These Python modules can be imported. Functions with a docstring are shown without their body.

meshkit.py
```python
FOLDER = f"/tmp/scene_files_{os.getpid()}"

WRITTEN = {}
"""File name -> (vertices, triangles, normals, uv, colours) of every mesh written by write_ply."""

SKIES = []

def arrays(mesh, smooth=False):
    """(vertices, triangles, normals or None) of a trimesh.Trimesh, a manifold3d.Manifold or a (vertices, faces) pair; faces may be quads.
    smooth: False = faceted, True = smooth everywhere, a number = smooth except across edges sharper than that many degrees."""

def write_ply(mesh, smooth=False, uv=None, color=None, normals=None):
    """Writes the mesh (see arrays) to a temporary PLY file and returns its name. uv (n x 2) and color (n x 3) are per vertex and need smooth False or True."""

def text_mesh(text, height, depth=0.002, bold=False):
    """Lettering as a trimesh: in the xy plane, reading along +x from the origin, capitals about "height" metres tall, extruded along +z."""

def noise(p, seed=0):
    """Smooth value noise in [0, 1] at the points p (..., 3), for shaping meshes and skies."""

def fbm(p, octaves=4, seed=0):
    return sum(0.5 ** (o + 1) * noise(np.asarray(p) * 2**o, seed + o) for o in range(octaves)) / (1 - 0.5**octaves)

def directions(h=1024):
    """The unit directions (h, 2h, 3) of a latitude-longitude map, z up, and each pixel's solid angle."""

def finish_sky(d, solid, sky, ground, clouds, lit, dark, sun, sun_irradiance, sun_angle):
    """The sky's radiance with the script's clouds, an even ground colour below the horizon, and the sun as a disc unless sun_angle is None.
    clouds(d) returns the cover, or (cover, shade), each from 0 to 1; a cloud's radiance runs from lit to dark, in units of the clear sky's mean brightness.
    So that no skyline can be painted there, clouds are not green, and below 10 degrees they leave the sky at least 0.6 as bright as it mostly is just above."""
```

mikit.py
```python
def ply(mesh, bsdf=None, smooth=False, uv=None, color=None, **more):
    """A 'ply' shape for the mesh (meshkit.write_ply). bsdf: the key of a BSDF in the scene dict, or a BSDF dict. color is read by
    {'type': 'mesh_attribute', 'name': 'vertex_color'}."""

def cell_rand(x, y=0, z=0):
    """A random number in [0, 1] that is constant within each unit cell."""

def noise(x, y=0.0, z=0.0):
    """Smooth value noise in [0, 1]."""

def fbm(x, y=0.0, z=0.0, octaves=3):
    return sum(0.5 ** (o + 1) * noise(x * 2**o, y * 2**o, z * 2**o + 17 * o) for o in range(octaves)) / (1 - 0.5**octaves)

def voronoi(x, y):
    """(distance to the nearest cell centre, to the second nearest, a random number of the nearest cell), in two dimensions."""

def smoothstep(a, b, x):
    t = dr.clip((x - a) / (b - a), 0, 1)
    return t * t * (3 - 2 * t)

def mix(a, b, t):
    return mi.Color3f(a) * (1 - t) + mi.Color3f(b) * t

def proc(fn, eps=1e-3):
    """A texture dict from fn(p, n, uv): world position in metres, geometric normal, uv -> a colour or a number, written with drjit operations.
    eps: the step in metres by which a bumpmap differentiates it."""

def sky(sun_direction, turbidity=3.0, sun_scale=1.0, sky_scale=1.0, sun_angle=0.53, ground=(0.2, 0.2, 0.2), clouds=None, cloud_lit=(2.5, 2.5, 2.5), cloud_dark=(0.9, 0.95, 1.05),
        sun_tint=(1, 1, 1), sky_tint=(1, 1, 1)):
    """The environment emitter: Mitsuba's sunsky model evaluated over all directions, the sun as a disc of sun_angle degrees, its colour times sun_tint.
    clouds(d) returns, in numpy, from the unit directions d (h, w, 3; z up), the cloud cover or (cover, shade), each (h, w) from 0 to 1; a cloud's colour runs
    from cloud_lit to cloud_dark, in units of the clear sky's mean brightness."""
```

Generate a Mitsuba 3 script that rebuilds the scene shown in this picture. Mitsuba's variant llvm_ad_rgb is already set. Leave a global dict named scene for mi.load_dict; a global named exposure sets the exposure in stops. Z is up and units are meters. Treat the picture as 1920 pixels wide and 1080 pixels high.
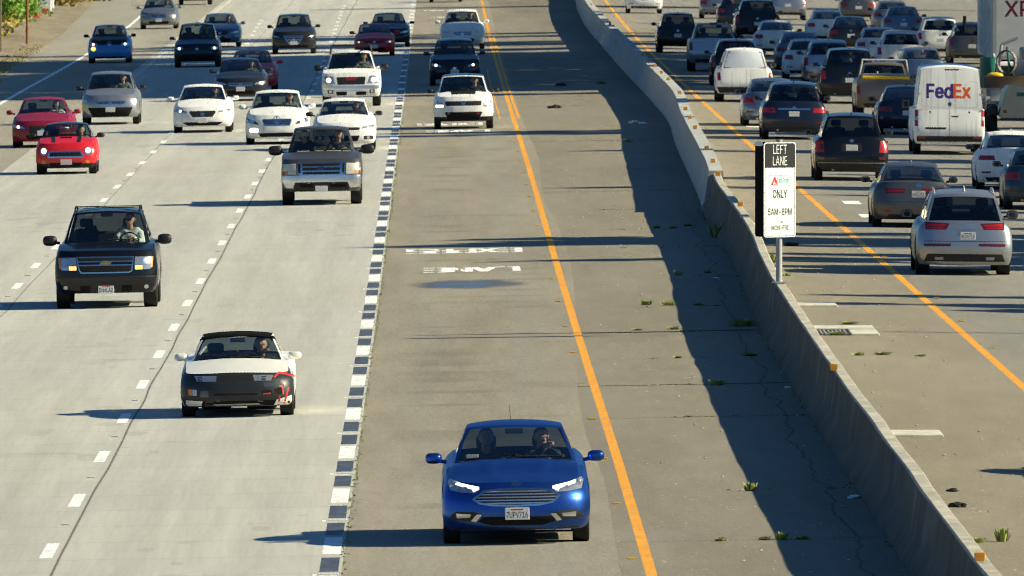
import math, random
import numpy as np, trimesh, manifold3d as m3
import shapely.geometry as sg, shapely.affinity as sa
from shapely.ops import unary_union
from scipy.interpolate import PchipInterpolator
import drjit as dr
import mitsuba as mi, mikit, meshkit
from mikit import noise, fbm, cell_rand, smoothstep, mix, proc

# ------------------------------------------------------------------ camera, sky, exposure
T4 = mi.ScalarTransform4f
FOC, CAMZ = 28000.0, 8.9            # focal length in pixels of a 1920 wide frame; eye height over the crown of the road
YAW, PITCH = 130 / FOC, 840 / FOC
EYE = np.array([0.0, 0.0, CAMZ])
FWD = np.array([math.sin(YAW), math.cos(YAW), -PITCH]); FWD /= np.linalg.norm(FWD)
RIGHT = np.cross(FWD, [0, 0, 1]); RIGHT /= np.linalg.norm(RIGHT)
UP = np.cross(RIGHT, FWD)
scene = {'type': 'scene'}
labels = {}
scene['camera'] = {'type': 'thinlens', 'fov': math.degrees(2 * math.atan(960 / FOC)), 'fov_axis': 'x',
                   'to_world': T4().look_at(origin=EYE.tolist(), target=(EYE + FWD * 100).tolist(), up=[0, 0, 1]),
                   'near_clip': 5.0, 'far_clip': 9000.0, 'aperture_radius': 0.018, 'focus_distance': 240.0}
SUN_EL, SUN_AZ = 28.0, 7.0          # the sun stands to the right of the road, a little on the camera's side
_e, _a = math.radians(SUN_EL), math.radians(SUN_AZ)
SUN = [math.cos(_e) * math.cos(_a), -math.cos(_e) * math.sin(_a), math.sin(_e)]
scene['sky'] = mikit.sky(SUN, turbidity=3.0, sky_scale=0.40, sun_tint=(0.96, 1.12, 1.20), sky_tint=(0.54, 0.90, 1.25))
exposure = 2.32

# ------------------------------------------------------------------ helpers
RNG = np.random.default_rng(7)
XC = 6.3                            # the crown of the road runs under the median barrier
SL, SR = 0.018, 0.010


def g(x):
    x = np.asarray(x, float)
    return np.where(x < XC, -SL * (XC - x), -SR * (x - XC))


def at(px, py, dz=0.0):
    """The point of the ground (plus dz) that a pixel of the 1920 x 1080 photograph shows."""
    d = FWD + RIGHT * (px - 960) / FOC - UP * (py - 540) / FOC
    z = dz
    for _ in range(8):
        p = EYE + d * (z - EYE[2]) / d[2]
        z = float(g(p[0])) + dz
    return p


TAKEN = {}


def numbered(key):
    n = TAKEN.get(key, 0)
    TAKEN[key] = n + 1
    return key if n == 0 else f'{key}_{n:03d}'


def put(name, shape, parent=None, label=None, cat=None, group=None, kind=None, to_world=None):
    key = numbered(name if parent is None else parent + '__' + name)
    shape = dict(shape)
    if to_world is not None:
        shape['to_world'] = to_world
    scene[key] = shape
    if label or kind or cat:
        tag(key, label, cat, group, kind)
    return key


def tag(key, label=None, cat=None, group=None, kind=None):
    d = labels.setdefault(key, {})
    for k, v in (('label', label), ('category', cat), ('group', group), ('kind', kind)):
        if v:
            d[k] = v


def thing(name, label, cat, group=None):
    key = numbered(name)
    tag(key, label, cat, group)
    return key


def quads(nu, nv):
    i, j = np.meshgrid(np.arange(nu - 1), np.arange(nv - 1), indexing='ij')
    a = (i * nv + j).ravel()
    return np.vstack([np.stack([a, a + nv, a + nv + 1], 1), np.stack([a, a + nv + 1, a + 1], 1)])


def surf(P):
    P = np.asarray(P, float)
    return P.reshape(-1, 3), quads(P.shape[0], P.shape[1])


def join(*ms):
    vs, fs, n = [], [], 0
    for m in ms:
        if m is None:
            continue
        v, f = (m if isinstance(m, tuple) else (np.asarray(m.vertices), np.asarray(m.faces)))
        vs.append(v); fs.append(f + n); n += len(v)
    return np.vstack(vs), np.vstack(fs)


def moved(m, d):
    v, f = (m if isinstance(m, tuple) else (np.asarray(m.vertices), np.asarray(m.faces)))
    return v + np.asarray(d, float), f


def box(x0, x1, y0, y1, z0, z1):
    m = trimesh.creation.box([x1 - x0, y1 - y0, z1 - z0])
    return m.vertices + [(x0 + x1) / 2, (y0 + y1) / 2, (z0 + z1) / 2], np.asarray(m.faces)


_ICO = trimesh.creation.icosphere(subdivisions=1).vertices
_ICO2 = trimesh.creation.icosphere(subdivisions=2)


def rbox(x0, x1, y0, y1, z0, z1, r=0.03):
    r = min(r, (x1 - x0) / 2.01, (y1 - y0) / 2.01, (z1 - z0) / 2.01)
    pts = np.vstack([_ICO * r + [x, y, z] for x in (x0 + r, x1 - r) for y in (y0 + r, y1 - r) for z in (z0 + r, z1 - r)])
    h = trimesh.convex.convex_hull(pts)
    return np.asarray(h.vertices), np.asarray(h.faces)


def ball(c, rx, ry=None, rz=None):
    return _ICO2.vertices * [rx, ry or rx, rz or rx] + np.asarray(c, float), np.asarray(_ICO2.faces)


def bar(p, q, r, n=8, r2=None):
    p, q = np.asarray(p, float), np.asarray(q, float)
    t = (q - p) / np.linalg.norm(q - p)
    a = np.cross(t, [0, 0, 1] if abs(t[2]) < .9 else [1, 0, 0]); a /= np.linalg.norm(a)
    b = np.cross(t, a)
    ang = np.arange(n) * 2 * np.pi / n
    ring = np.cos(ang)[:, None] * a + np.sin(ang)[:, None] * b
    v = np.vstack([p + ring * r, q + ring * (r2 or r), [p], [q]])
    f = []
    for i in range(n):
        k = (i + 1) % n
        f += [[i, k, n + k], [i, n + k, n + i], [2 * n, k, i], [2 * n + 1, n + i, n + k]]
    return v, np.array(f)


def tubeline(pts, r, n=6):
    return join(*[bar(a, b, r, n) for a, b in zip(pts[:-1], pts[1:])])


def tri_poly(poly, res):
    """A shapely polygon as (2-D vertices, triangles), refined to edges of res."""
    vs, fs, n = [], [], 0
    for p in getattr(poly, 'geoms', [poly]):
        if p.is_empty or p.area < 1e-7:
            continue
        v, f = trimesh.creation.triangulate_polygon(p, engine='earcut')
        v3, f = trimesh.remesh.subdivide_to_size(np.column_stack([v, np.zeros(len(v))]), f, res) if res else (np.column_stack([v, np.zeros(len(v))]), f)
        vs.append(v3[:, :2]); fs.append(f + n); n += len(v3)
    v, f = np.vstack(vs), np.vstack(fs)
    m = trimesh.Trimesh(np.column_stack([v, np.zeros(len(v))]), f, process=True)
    return np.asarray(m.vertices)[:, :2], np.asarray(m.faces)


def plate_on(poly, Y, off, thick=.015, res=.08, sign=1):
    """A thin solid whose outline is poly in (x, z), laid on the surface y = Y(x, z), its face off metres proud. sign +1: faces -y."""
    v, f = tri_poly(poly, res)
    y = Y(v[:, 0], v[:, 1])
    n = len(v)
    front = np.column_stack([v[:, 0], y - sign * off, v[:, 1]])
    back = np.column_stack([v[:, 0], y + sign * thick, v[:, 1]])
    e = np.sort(f[:, [0, 1, 1, 2, 2, 0]].reshape(-1, 2), axis=1)
    u, c = np.unique(e, axis=0, return_counts=True)
    b = u[c == 1]
    sk = np.vstack([np.column_stack([b[:, 0], b[:, 1], b[:, 1] + n]), np.column_stack([b[:, 0], b[:, 1] + n, b[:, 0] + n])])
    v2 = np.vstack([front, front[:], back])
    sk = np.where(sk < n, sk + n, sk + n)
    return v2, np.vstack([f, sk])


def P_(*pts):
    return sg.Polygon(pts).buffer(0)


def rect(x0, x1, z0, z1, r=0):
    p = sg.box(x0, z0, x1, z1)
    return p.buffer(-r).buffer(r, quad_segs=4) if r else p


def ell(x, z, a, b, n=20):
    t = np.arange(n) * 2 * np.pi / n
    return sg.Polygon(np.column_stack([x + a * np.cos(t), z + b * np.sin(t)]))


def flipx(poly):
    return sa.scale(poly, -1, 1, origin=(0, 0))


# ------------------------------------------------------------------ materials
def two(b):
    return {'type': 'twosided', 'bsdf': b}


def rgb(c):
    return {'type': 'rgb', 'value': [float(x) for x in c]}


def prin(key, c, rough=.5, metal=0., coat=0., spec=.5, **k):
    scene[key] = two({'type': 'principled', 'base_color': c if isinstance(c, dict) else rgb(c), 'roughness': rough, 'metallic': metal, 'clearcoat': coat, 'clearcoat_gloss': .97, 'specular': spec, **k})
    return key


def paint(key, c, metal=.25, rough=.25):
    return prin('paint_' + key, c, .12 if max(c) < .06 else (.28 if metal else rough), min(1.5 * metal, .85) if metal > .15 else 0., 1.0, .3 if max(c) < .06 else .5)


for k, c, m in (('blue', (.014, .095, .44), .56), ('ivory', (.84, .82, .73), 0), ('white', (.70, .705, .71), 0), ('black', (.004, .004, .006), .0), ('grey', (.13, .125, .125), .4),
                ('silver', (.46, .47, .49), .5), ('red', (.66, .014, .022), .1), ('maroon', (.26, .010, .028), .14), ('navy', (.012, .022, .05), .2), ('charcoal', (.03, .032, .036), .25),
                ('sky', (.035, .27, .74), .1), ('steel', (.13, .19, .28), .4), ('gun', (.14, .135, .13), .4), ('tan', (.16, .13, .1), .2), ('pewter', (.25, .26, .28), .45), ('cream', (.42, .38, .26), 0),
                ('teal', (.02, .05, .08), .2)):
    paint(k, c, m)
prin('rubber', (.012, .012, .012), .75)
prin('black_plastic', (.014, .014, .015), .5)
prin('black_matte', (.012, .012, .013), .85, spec=.2)
prin('mask_vinyl', (.022, .024, .026), .42)
prin('soft_cloth', (.012, .012, .014), .9, spec=.1)
prin('chrome', (.75, .76, .78), .14, 1.0)
prin('alloy', (.32, .33, .34), .32, .9)
prin('bright_chrome', (.85, .86, .88), .22, .9)
prin('lamp_bowl', (.55, .57, .6), .18, .7, 1.0)
prin('lamp_dark', (.10, .11, .12), .2, .5, 1.0)
prin('lamp_cloud', (.62, .60, .52), .35, .1, .6)
prin('amber', (.75, .22, .02), .3, 0, 1)
prin('red_lens', (.36, .008, .012), .22, 0, 1)
prin('dark_red_lens', (.11, .004, .010), .22, 0, 1)
prin('plate_white', (.74, .74, .73), .4)
prin('plate_pink', (.7, .55, .55), .4)
prin('plate_ink', (.05, .06, .12), .5)
prin('seat_dark', (.02, .02, .022), .8)
prin('seat_grey', (.14, .135, .125), .85)
prin('dash', (.014, .014, .015), .8)
prin('liner', (.32, .31, .28), .9)
prin('skin', (.52, .29, .19), .55)
prin('skin_dark', (.26, .14, .09), .55)
prin('hair_dark', (.012, .01, .009), .7)
prin('shirt_dark', (.02, .022, .028), .9)
prin('shirt_white', (.75, .76, .75), .85)
prin('shirt_grey', (.2, .21, .22), .9)
prin('red_tape', (.55, .03, .03), .5)
prin('gold', (.7, .5, .16), .3, .8)
prin('badge_blue', (.01, .03, .12), .3, 0, 1)
prin('decal_purple', (.06, .03, .2), .4)
prin('decal_orange', (.85, .13, .02), .4)
prin('decal_maroon', (.14, .006, .02), .5)
prin('yellow_plastic', (.85, .55, .02), .5)
prin('paper', (.8, .8, .77), .8)
prin('rust_steel', (.3, .12, .05), .8)
prin('galvanised', (.42, .43, .43), .5, .3)
prin('sign_white', (.95, .95, .94), .45)
prin('sign_black', (.012, .013, .014), .5)
prin('sign_red', (.7, .05, .06), .5)
prin('sign_teal', (.03, .45, .42), .5)
prin('orange_plastic', (.9, .13, .03), .45)
prin('wood_box', proc(lambda p, n, uv: mix((.16, .09, .05), (.24, .14, .08), fbm(p.x * 3, p.y * 2, p.z * 25))), .8)
prin('marker_yellow', (.75, .42, .03), .45)
prin('marker_white', (.7, .7, .66), .4)
prin('marker_amber', (.75, .33, .03), .4)
scene['glass'] = {'type': 'thindielectric', 'int_ior': 1.5, 'specular_transmittance': rgb((.76, .83, .80))}
scene['glass_tint'] = {'type': 'thindielectric', 'int_ior': 1.5, 'specular_transmittance': rgb((.22, .26, .27))}
scene['glass_dark'] = {'type': 'thindielectric', 'int_ior': 1.5, 'specular_transmittance': rgb((.10, .11, .12))}


def emit(c, k):
    return {'type': 'area', 'radiance': rgb([x * k for x in c])}


LIT = {'white': ((1, .98, .92), .9), 'warm': ((1, .80, .45), .8), 'amber': ((1, .42, .08), .6), 'red': ((1, .04, .04), .22), 'drl': ((.95, .98, 1), .30)}

# streaked, worn pavements: every tone is a function of the place alone
LANES = (-10.4, -6.8, -3.2)


def tracks(x, centres, half=.85, w=.34):
    s = mi.Float(0)
    for c in centres:
        for k in (-half, half):
            s = s + dr.exp(-dr.square((x - c - k) / w))
    return s


def concrete_tone(p, n, uv):
    x, y = p.x, p.y
    wob = (noise(x * .3, y * .06) - .5) * .2
    worn = tracks(x + wob, LANES)
    oil = dr.exp(-dr.square((x - LANES[0] + wob) / .5)) + dr.exp(-dr.square((x - LANES[1] + wob) / .5)) + dr.exp(-dr.square((x - LANES[2] + wob) / .5))
    k = 1 + (fbm(x * .35, y * .03, 3.) - .5) * .20 + (fbm(x * 5, y * .12, 9.) - .5) * .16 + (noise(x * 26, y * .5) - .5) * .07 + (noise(x * 60, y * 9.) - .5) * .10 - .085 * worn - .15 * oil * fbm(x, y * .05)
    slab = cell_rand((x + 5) / 3.63, y / 4.6, 5)
    k = k * (1 + (slab - .5) * .035)
    j = dr.abs(y / 4.6 - dr.floor(y / 4.6) - .5) * 4.6
    k = k * (1 - .17 * smoothstep(2.3 - .10, 2.3, j))
    spot = smoothstep(.80, .86, noise(x * 2.1, y * .55, 4.)) * smoothstep(.55, .8, noise(x * .4, y * .08, 8.))
    k = k * (1 - .12 * spot)
    crack = dr.exp(-dr.square((x + 4.86 + (noise(y * .12, 2.) - .5) * .05) / .018))
    crack = crack + .7 * dr.exp(-dr.square((x + 8.50 + (noise(y * .12, 7.) - .5) * .05) / .016))
    k = k * (1 - .75 * dr.minimum(crack, 1))
    warm = noise(x * .5, y * .05, 6.)
    return mix((.418, .412, .380), (.424, .411, .364), warm) * k


STAIN = at(865, 533)


def asphalt_tone(p, n, uv):
    x, y = p.x, p.y
    wob = (noise(x * .3, y * .05) - .5) * .25
    worn = tracks(x + wob, (.55,), .85, .3)
    k = 1 + (fbm(x * .5, y * .04, 3.) - .5) * .30 + (fbm(x * 3, y * .18, 9.) - .5) * .22 + (noise(x * 55, y * 7.) - .5) * .24 + (noise(x * 25, y * 2.) - .5) * .10
    stripe = smoothstep(.66, .9, noise(x * .45, y * .55, 11.)) * smoothstep(-1., 0., x) * smoothstep(2.4, 1.6, x)
    k = k * (1 - .16 * stripe)
    d = dr.square((x - STAIN[0] - .1) / 1.15) + dr.square((y - STAIN[1]) / 2.7)
    wet = smoothstep(1.5, .35, d + (fbm(x * 3, y * .4) - .5) * .9)
    grey = dr.minimum(worn * (.5 + noise(x * 2, y * .05, 2.)), 1)
    col = mix((.252, .226, .176), (.246, .232, .194), grey * .8)
    return mix(col * k, (.05, .065, .095), wet * .75)


def asphalt_rough(p, n, uv):
    d = dr.square((p.x - STAIN[0] - .1) / 1.15) + dr.square((p.y - STAIN[1]) / 3.2)
    return .85 - .6 * smoothstep(1.2, .2, d + (fbm(p.x * 3, p.y * .4) - .5) * .9)


FOOT = [0., 0., 0., 0.]           # the barrier's foot as a cubic in y / 300, set once the barrier is known


def shoulder_tone(p, n, uv):
    x, y = p.x, p.y
    k = 1 + (fbm(x * .4, y * .05, 5.) - .5) * .26 + (fbm(x * 4, y * .4, 9.) - .5) * .18 + (noise(x * 50, y * 8.) - .5) * .18
    speck = smoothstep(.93, .97, noise(x * 16, y * 5., 4.))
    q = y / 300
    d = (((FOOT[0] * q + FOOT[1]) * q + FOOT[2]) * q + FOOT[3]) - x
    dirt = smoothstep(1.3, .1, d) * .16  # shoulder gets darker toward the barrier's foot
    crack = dr.exp(-dr.square((d - .42 - (fbm(y * .35, 3.) - .5) * .36) / .022)) * smoothstep(420, 330, y)
    col = mix((.222, .199, .158), (.208, .183, .140), noise(x * .8, y * .06)) * k * (1 - dirt) * (1 - .4 * crack)
    return mix(col, (.5, .49, .45), speck * .5)


def right_tone(p, n, uv):
    x, y = p.x, p.y
    k = 1 + (fbm(x * .4, y * .04, 5.) - .5) * .28 + (fbm(x * 3, y * .3, 9.) - .5) * .18 + (noise(x * 50, y * 8.) - .5) * .18
    speck = smoothstep(.93, .97, noise(x * 15, y * 5., 4.))
    lane = smoothstep(9.1, 10.2, x)
    return mix(mix((.244, .216, .164), (.226, .212, .184), lane) * k, (.5, .49, .45), speck * .5 * (1 - lane))


def aux_tone(p, n, uv):
    x, y = p.x, p.y
    k = 1 + (fbm(x * .5, y * .03, 5.) - .5) * .26 + (fbm(x * 4, y * .3, 9.) - .5) * .14
    return mix((.265, .245, .200), (.31, .29, .24), noise(x * .7, y * .03)) * k


def dirt_tone(p, n, uv):
    return mix((.17, .14, .10), (.28, .24, .17), fbm(p.x * .7, p.y * .12)) * (1 + (noise(p.x * 3, p.y * 1.3) - .5) * .4)


def verge_tone(p, n, uv):
    k = fbm(p.x * .5, p.y * .09, p.z * .5)
    return mix(mix((.05, .12, .015), (.30, .22, .04), smoothstep(.42, .62, k)), (.07, .16, .02), smoothstep(.6, .72, noise(p.x * .9, p.y * .25)))


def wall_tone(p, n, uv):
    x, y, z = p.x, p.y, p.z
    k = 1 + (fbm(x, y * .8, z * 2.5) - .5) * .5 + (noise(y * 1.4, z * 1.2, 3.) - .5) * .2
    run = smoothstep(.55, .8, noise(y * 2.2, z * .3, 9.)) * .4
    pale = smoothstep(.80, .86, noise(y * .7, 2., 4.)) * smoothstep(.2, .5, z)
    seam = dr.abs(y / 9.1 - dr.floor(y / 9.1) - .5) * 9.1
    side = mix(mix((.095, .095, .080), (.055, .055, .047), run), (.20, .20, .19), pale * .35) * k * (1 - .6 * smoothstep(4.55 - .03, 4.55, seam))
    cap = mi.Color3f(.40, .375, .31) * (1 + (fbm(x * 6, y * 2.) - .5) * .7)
    return mix(side, cap, smoothstep(.85, .88, z))  # sunlit top and shaded face put into the colour, over the grime


def new_wall_tone(p, n, uv):
    k = 1 + (fbm(p.x, p.y * .3, p.z * 2.) - .5) * .2 + (noise(p.y * 1.1, p.z * .5, 3.) - .5) * .12
    return mi.Color3f(.39, .395, .38) * k


def line_wear(c, amount):
    def fn(p, n, uv):
        w = smoothstep(.62, .8, fbm(p.x * 14, p.y * 3.5, 2.)) * amount
        return mix(c, (.3, .29, .26), w) * (1 + (noise(p.x * 9, p.y * 1.2) - .5) * .12)
    return proc(fn)


prin('concrete', proc(concrete_tone), .85, spec=.3)
prin('asphalt', proc(asphalt_tone), proc(asphalt_rough), spec=.3)
prin('shoulder', proc(shoulder_tone), .85, spec=.3)
prin('right_asphalt', proc(right_tone), .85, spec=.3)
prin('aux_asphalt', proc(aux_tone), .85, spec=.3)
prin('dirt', proc(dirt_tone), .95, spec=.1)
prin('verge', proc(verge_tone), .95, spec=.1)
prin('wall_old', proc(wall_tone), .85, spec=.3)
prin('wall_new', proc(new_wall_tone), .8, spec=.3)
prin('paint_white', line_wear((.88, .88, .86), .35), .6)
prin('line_black', proc(lambda p, n, uv: mi.Color3f(.075, .09, .12) * (1 + (fbm(p.x * 8, p.y * 1.5) - .5) * .6)), .55)
prin('paint_yellow', line_wear((.82, .36, .03), .4), .6)
prin('slab_pale', proc(lambda p, n, uv: mi.Color3f(.55, .53, .45) * (1 + (fbm(p.x * 4, p.y * 2) - .5) * .4)), .8)
prin('joint_dark', (.035, .033, .028), .9)
prin('weed_leaf', proc(lambda p, n, uv: mix((.12, .24, .03), (.45, .45, .14), noise(p.x * 9, p.y * 5, p.z * 9))), .7)
prin('leaf', proc(lambda p, n, uv: mix((.03, .06, .015), (.08, .10, .03), noise(p.x, p.y, p.z))), .6)
prin('bark', (.14, .11, .08), .9)
# ------------------------------------------------------------------ the setting
def fit(pts):
    """A smooth line x(y) through points seen in the photograph, laid on the ground."""
    w = np.array([at(*p) for p in pts])
    w = w[np.argsort(w[:, 1])]
    y, x = w[:, 1], w[:, 0]
    f = PchipInterpolator(np.r_[y[0] - 60, y, y[-1] + 400], np.r_[x[0], x, x[-1]])
    return lambda q: f(np.clip(q, y[0] - 60, y[-1] + 400))


NEAR, FAR = 120.0, 1150.0
YS = np.unique(np.r_[np.arange(NEAR, 420, 5.0), np.arange(420, FAR + 1, 12.0)])
SEAM = lambda y: -1.25 - .0004 * np.maximum(np.asarray(y, float) - 300, 0)
YELLOW = fit([(1222, 1080), (1160, 870), (1100, 680), (1045, 500), (1002, 350), (967, 235), (940, 150), (921, 80), (903, 0)])
MED = fit([(1166, 1080), (1134, 903), (1098, 812), (1084, 740), (1083, 640), (1078, 560), (1067, 480), (1045, 420), (1018, 370), (1009, 290), (985, 240), (958, 150), (936, 80), (915, 0)])
BASE = fit([(1710, 1080), (1700, 1067), (1600, 910), (1483, 720), (1423, 613), (1367, 480), (1328, 420), (1310, 370), (1268, 275), (1247, 220), (1222, 190), (1185, 150), (1140, 100), (1102, 55), (1083, 20), (1077, 0)])
_rw = np.array([at(*p) for p in ((1920, 731), (1800, 613), (1733, 560), (1650, 488), (1567, 417), (1520, 380), (1420, 280), (1330, 200), (1220, 100), (1135, 0))])
_rp = np.polyfit(_rw[:, 1] / 500, _rw[:, 0], 3)
RYEL = lambda y: np.polyval(_rp, np.clip(np.asarray(y, float), 200, 860) / 500)
_by = np.linspace(170, 420, 60)
FOOT[:] = [float(v) for v in np.polyfit(_by / 300, BASE(_by), 3)]
LEDGE = fit([(-40, 175), (0, 142), (60, 102), (100, 76), (150, 32), (185, 0)])
AUX = lambda y: -12.2 - .0006 * np.maximum(np.asarray(y, float) - 300, 0)
LLINE = fit([(-60, 232), (0, 195), (150, 110), (230, 58), (300, 2)])
LEFT = lambda y: np.minimum(LEDGE(y), LLINE(y) - 1.2)


def sheet(x0, x1, dz=0.0, n=4, ys=YS):
    a, b = x0(ys), x1(ys)
    t = np.linspace(0, 1, n)
    X = a[:, None] * (1 - t) + b[:, None] * t
    return surf(np.dstack([X, np.repeat(ys[:, None], n, 1), g(X) + dz]))


const = lambda c: (lambda y: np.full(np.shape(y), float(c)))
put('ground', mikit.ply(([(-3500, -1500, -2.2), (3500, -1500, -2.2), (3500, 6000, -2.2), (-3500, 6000, -2.2)], [(0, 1, 2, 3)]), 'dirt'), kind='structure')
put('concrete_lanes', mikit.ply(sheet(AUX, SEAM), 'concrete', smooth=True), kind='structure')
put('asphalt_lane', mikit.ply(sheet(AUX, AUX, n=2), 'aux_asphalt') if False else mikit.ply(sheet(SEAM, MED), 'asphalt', smooth=True), kind='structure')
put('auxiliary_lane', mikit.ply(sheet(LEFT, AUX), 'aux_asphalt', smooth=True), kind='structure')
put('right_roadway', mikit.ply(sheet(lambda y: BASE(y) + .3, const(46), n=12), 'right_asphalt', smooth=True), kind='structure')

# concrete slabs of the median shoulder, with open joints between them
JOINTS = [at(1230, p)[1] for p in (1150, 1016, 922, 783, 722, 673, 622, 576, 519, 464, 429, 392, 357, 316, 287, 262, 237, 216, 197, 180, 164, 149, 135, 122, 110, 98, 87, 77, 67, 57, 48, 39, 31, 23, 15, 7)]
JOINTS = [NEAR] + JOINTS + [FAR]
put('median_shoulder', mikit.ply(sheet(MED, lambda y: BASE(y) + .3, -.05), 'joint_dark', smooth=True), kind='structure')
for a, b in zip(JOINTS[:-1], JOINTS[1:]):
    ys = np.linspace(a + .03, b - .03, max(3, int((b - a) / 3)))
    lift = RNG.uniform(-.004, .006)
    put('slab', mikit.ply(sheet(MED, lambda y: BASE(y) + .25, lift, 5, ys), 'shoulder', smooth=True), 'median_shoulder')


def strip(x, y0, y1, w, dz, n=2):
    """A painted stripe along the road: x(y) is its middle."""
    ys = np.linspace(y0, y1, n)
    X = x(ys)[:, None] + np.array([-w / 2, w / 2])
    return surf(np.dstack([X, np.repeat(ys[:, None], 2, 1), g(X) + dz]))


def dots(y, x, w, l, h, r=.02):
    return moved(rbox(-w / 2, w / 2, -l / 2, l / 2, 0, h, r), (x, y, float(g(x))))


PER, Y0 = 14.63, at(90, 1033)[1]
LANE2 = fit([(92, 1035), (148, 932), (237, 777), (330, 607), (401, 483), (500, 305), (575, 190), (652, 0)])
LANE3 = fit([(-30, 600), (32, 537), (70, 495), (107, 462), (215, 355), (310, 262), (420, 140), (520, 0)])
HASH = lambda y: SEAM(y) - .16
for i in range(-2, 46):
    y = Y0 + i * PER
    put('lane_dash', mikit.ply(strip(HASH, y - 2.3, y + 2.2, .235, .005), 'paint_white'), 'concrete_lanes')
    if y > 640:
        continue
    put('black_dash', mikit.ply(strip(HASH, y + 2.8, y + 6.3, .235, .005), 'line_black'), 'concrete_lanes')
    put('black_dash', mikit.ply(strip(HASH, y + 7.7, y + 11.4, .235, .005), 'line_black'), 'concrete_lanes')
    ym = y + 7.0
    put('raised_marker', mikit.ply(dots(ym, float(HASH(ym)), .27, .12, .02), 'marker_white'), 'concrete_lanes')
    put('marker_pad', mikit.ply(strip(lambda q: HASH(q) - .04, ym - .18, ym + .22, .31, .004), 'paint_white'), 'concrete_lanes')
for LN, last in ((LANE2, 44), (LANE3, 40)):
    for i in range(-3, last):
        y = Y0 + i * PER + (0 if LN is LANE2 else -1.)
        put('lane_dash', mikit.ply(strip(LN, y - 2.05, y + 1.95, .165, .005), 'paint_white'), 'concrete_lanes')
        if y < 420:
            put('raised_marker', mikit.ply(dots(y + 7.3, float(LN(y + 7.3)) + .02, .12, .12, .018), 'marker_white'), 'concrete_lanes')
put('yellow_line', mikit.ply(sheet(lambda y: YELLOW(y) - .07, lambda y: YELLOW(y) + .07, .009, 2), 'paint_yellow', smooth=True), 'asphalt_lane')
ys = np.arange(at(0, 240)[1], at(0, 85)[1], 6.)
for o in (-.42, .12):
    ya = ys if o > 0 else ys[:int(len(ys) * .55)]
    put('old_yellow_line', mikit.ply(sheet(lambda y: YELLOW(y) + o - .05 * (o < 0), lambda y: YELLOW(y) + o + (.1 if o > 0 else 0.), .014 if o < 0 else .013, 2, ya), 'paint_yellow', smooth=True), 'asphalt_lane')
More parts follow.
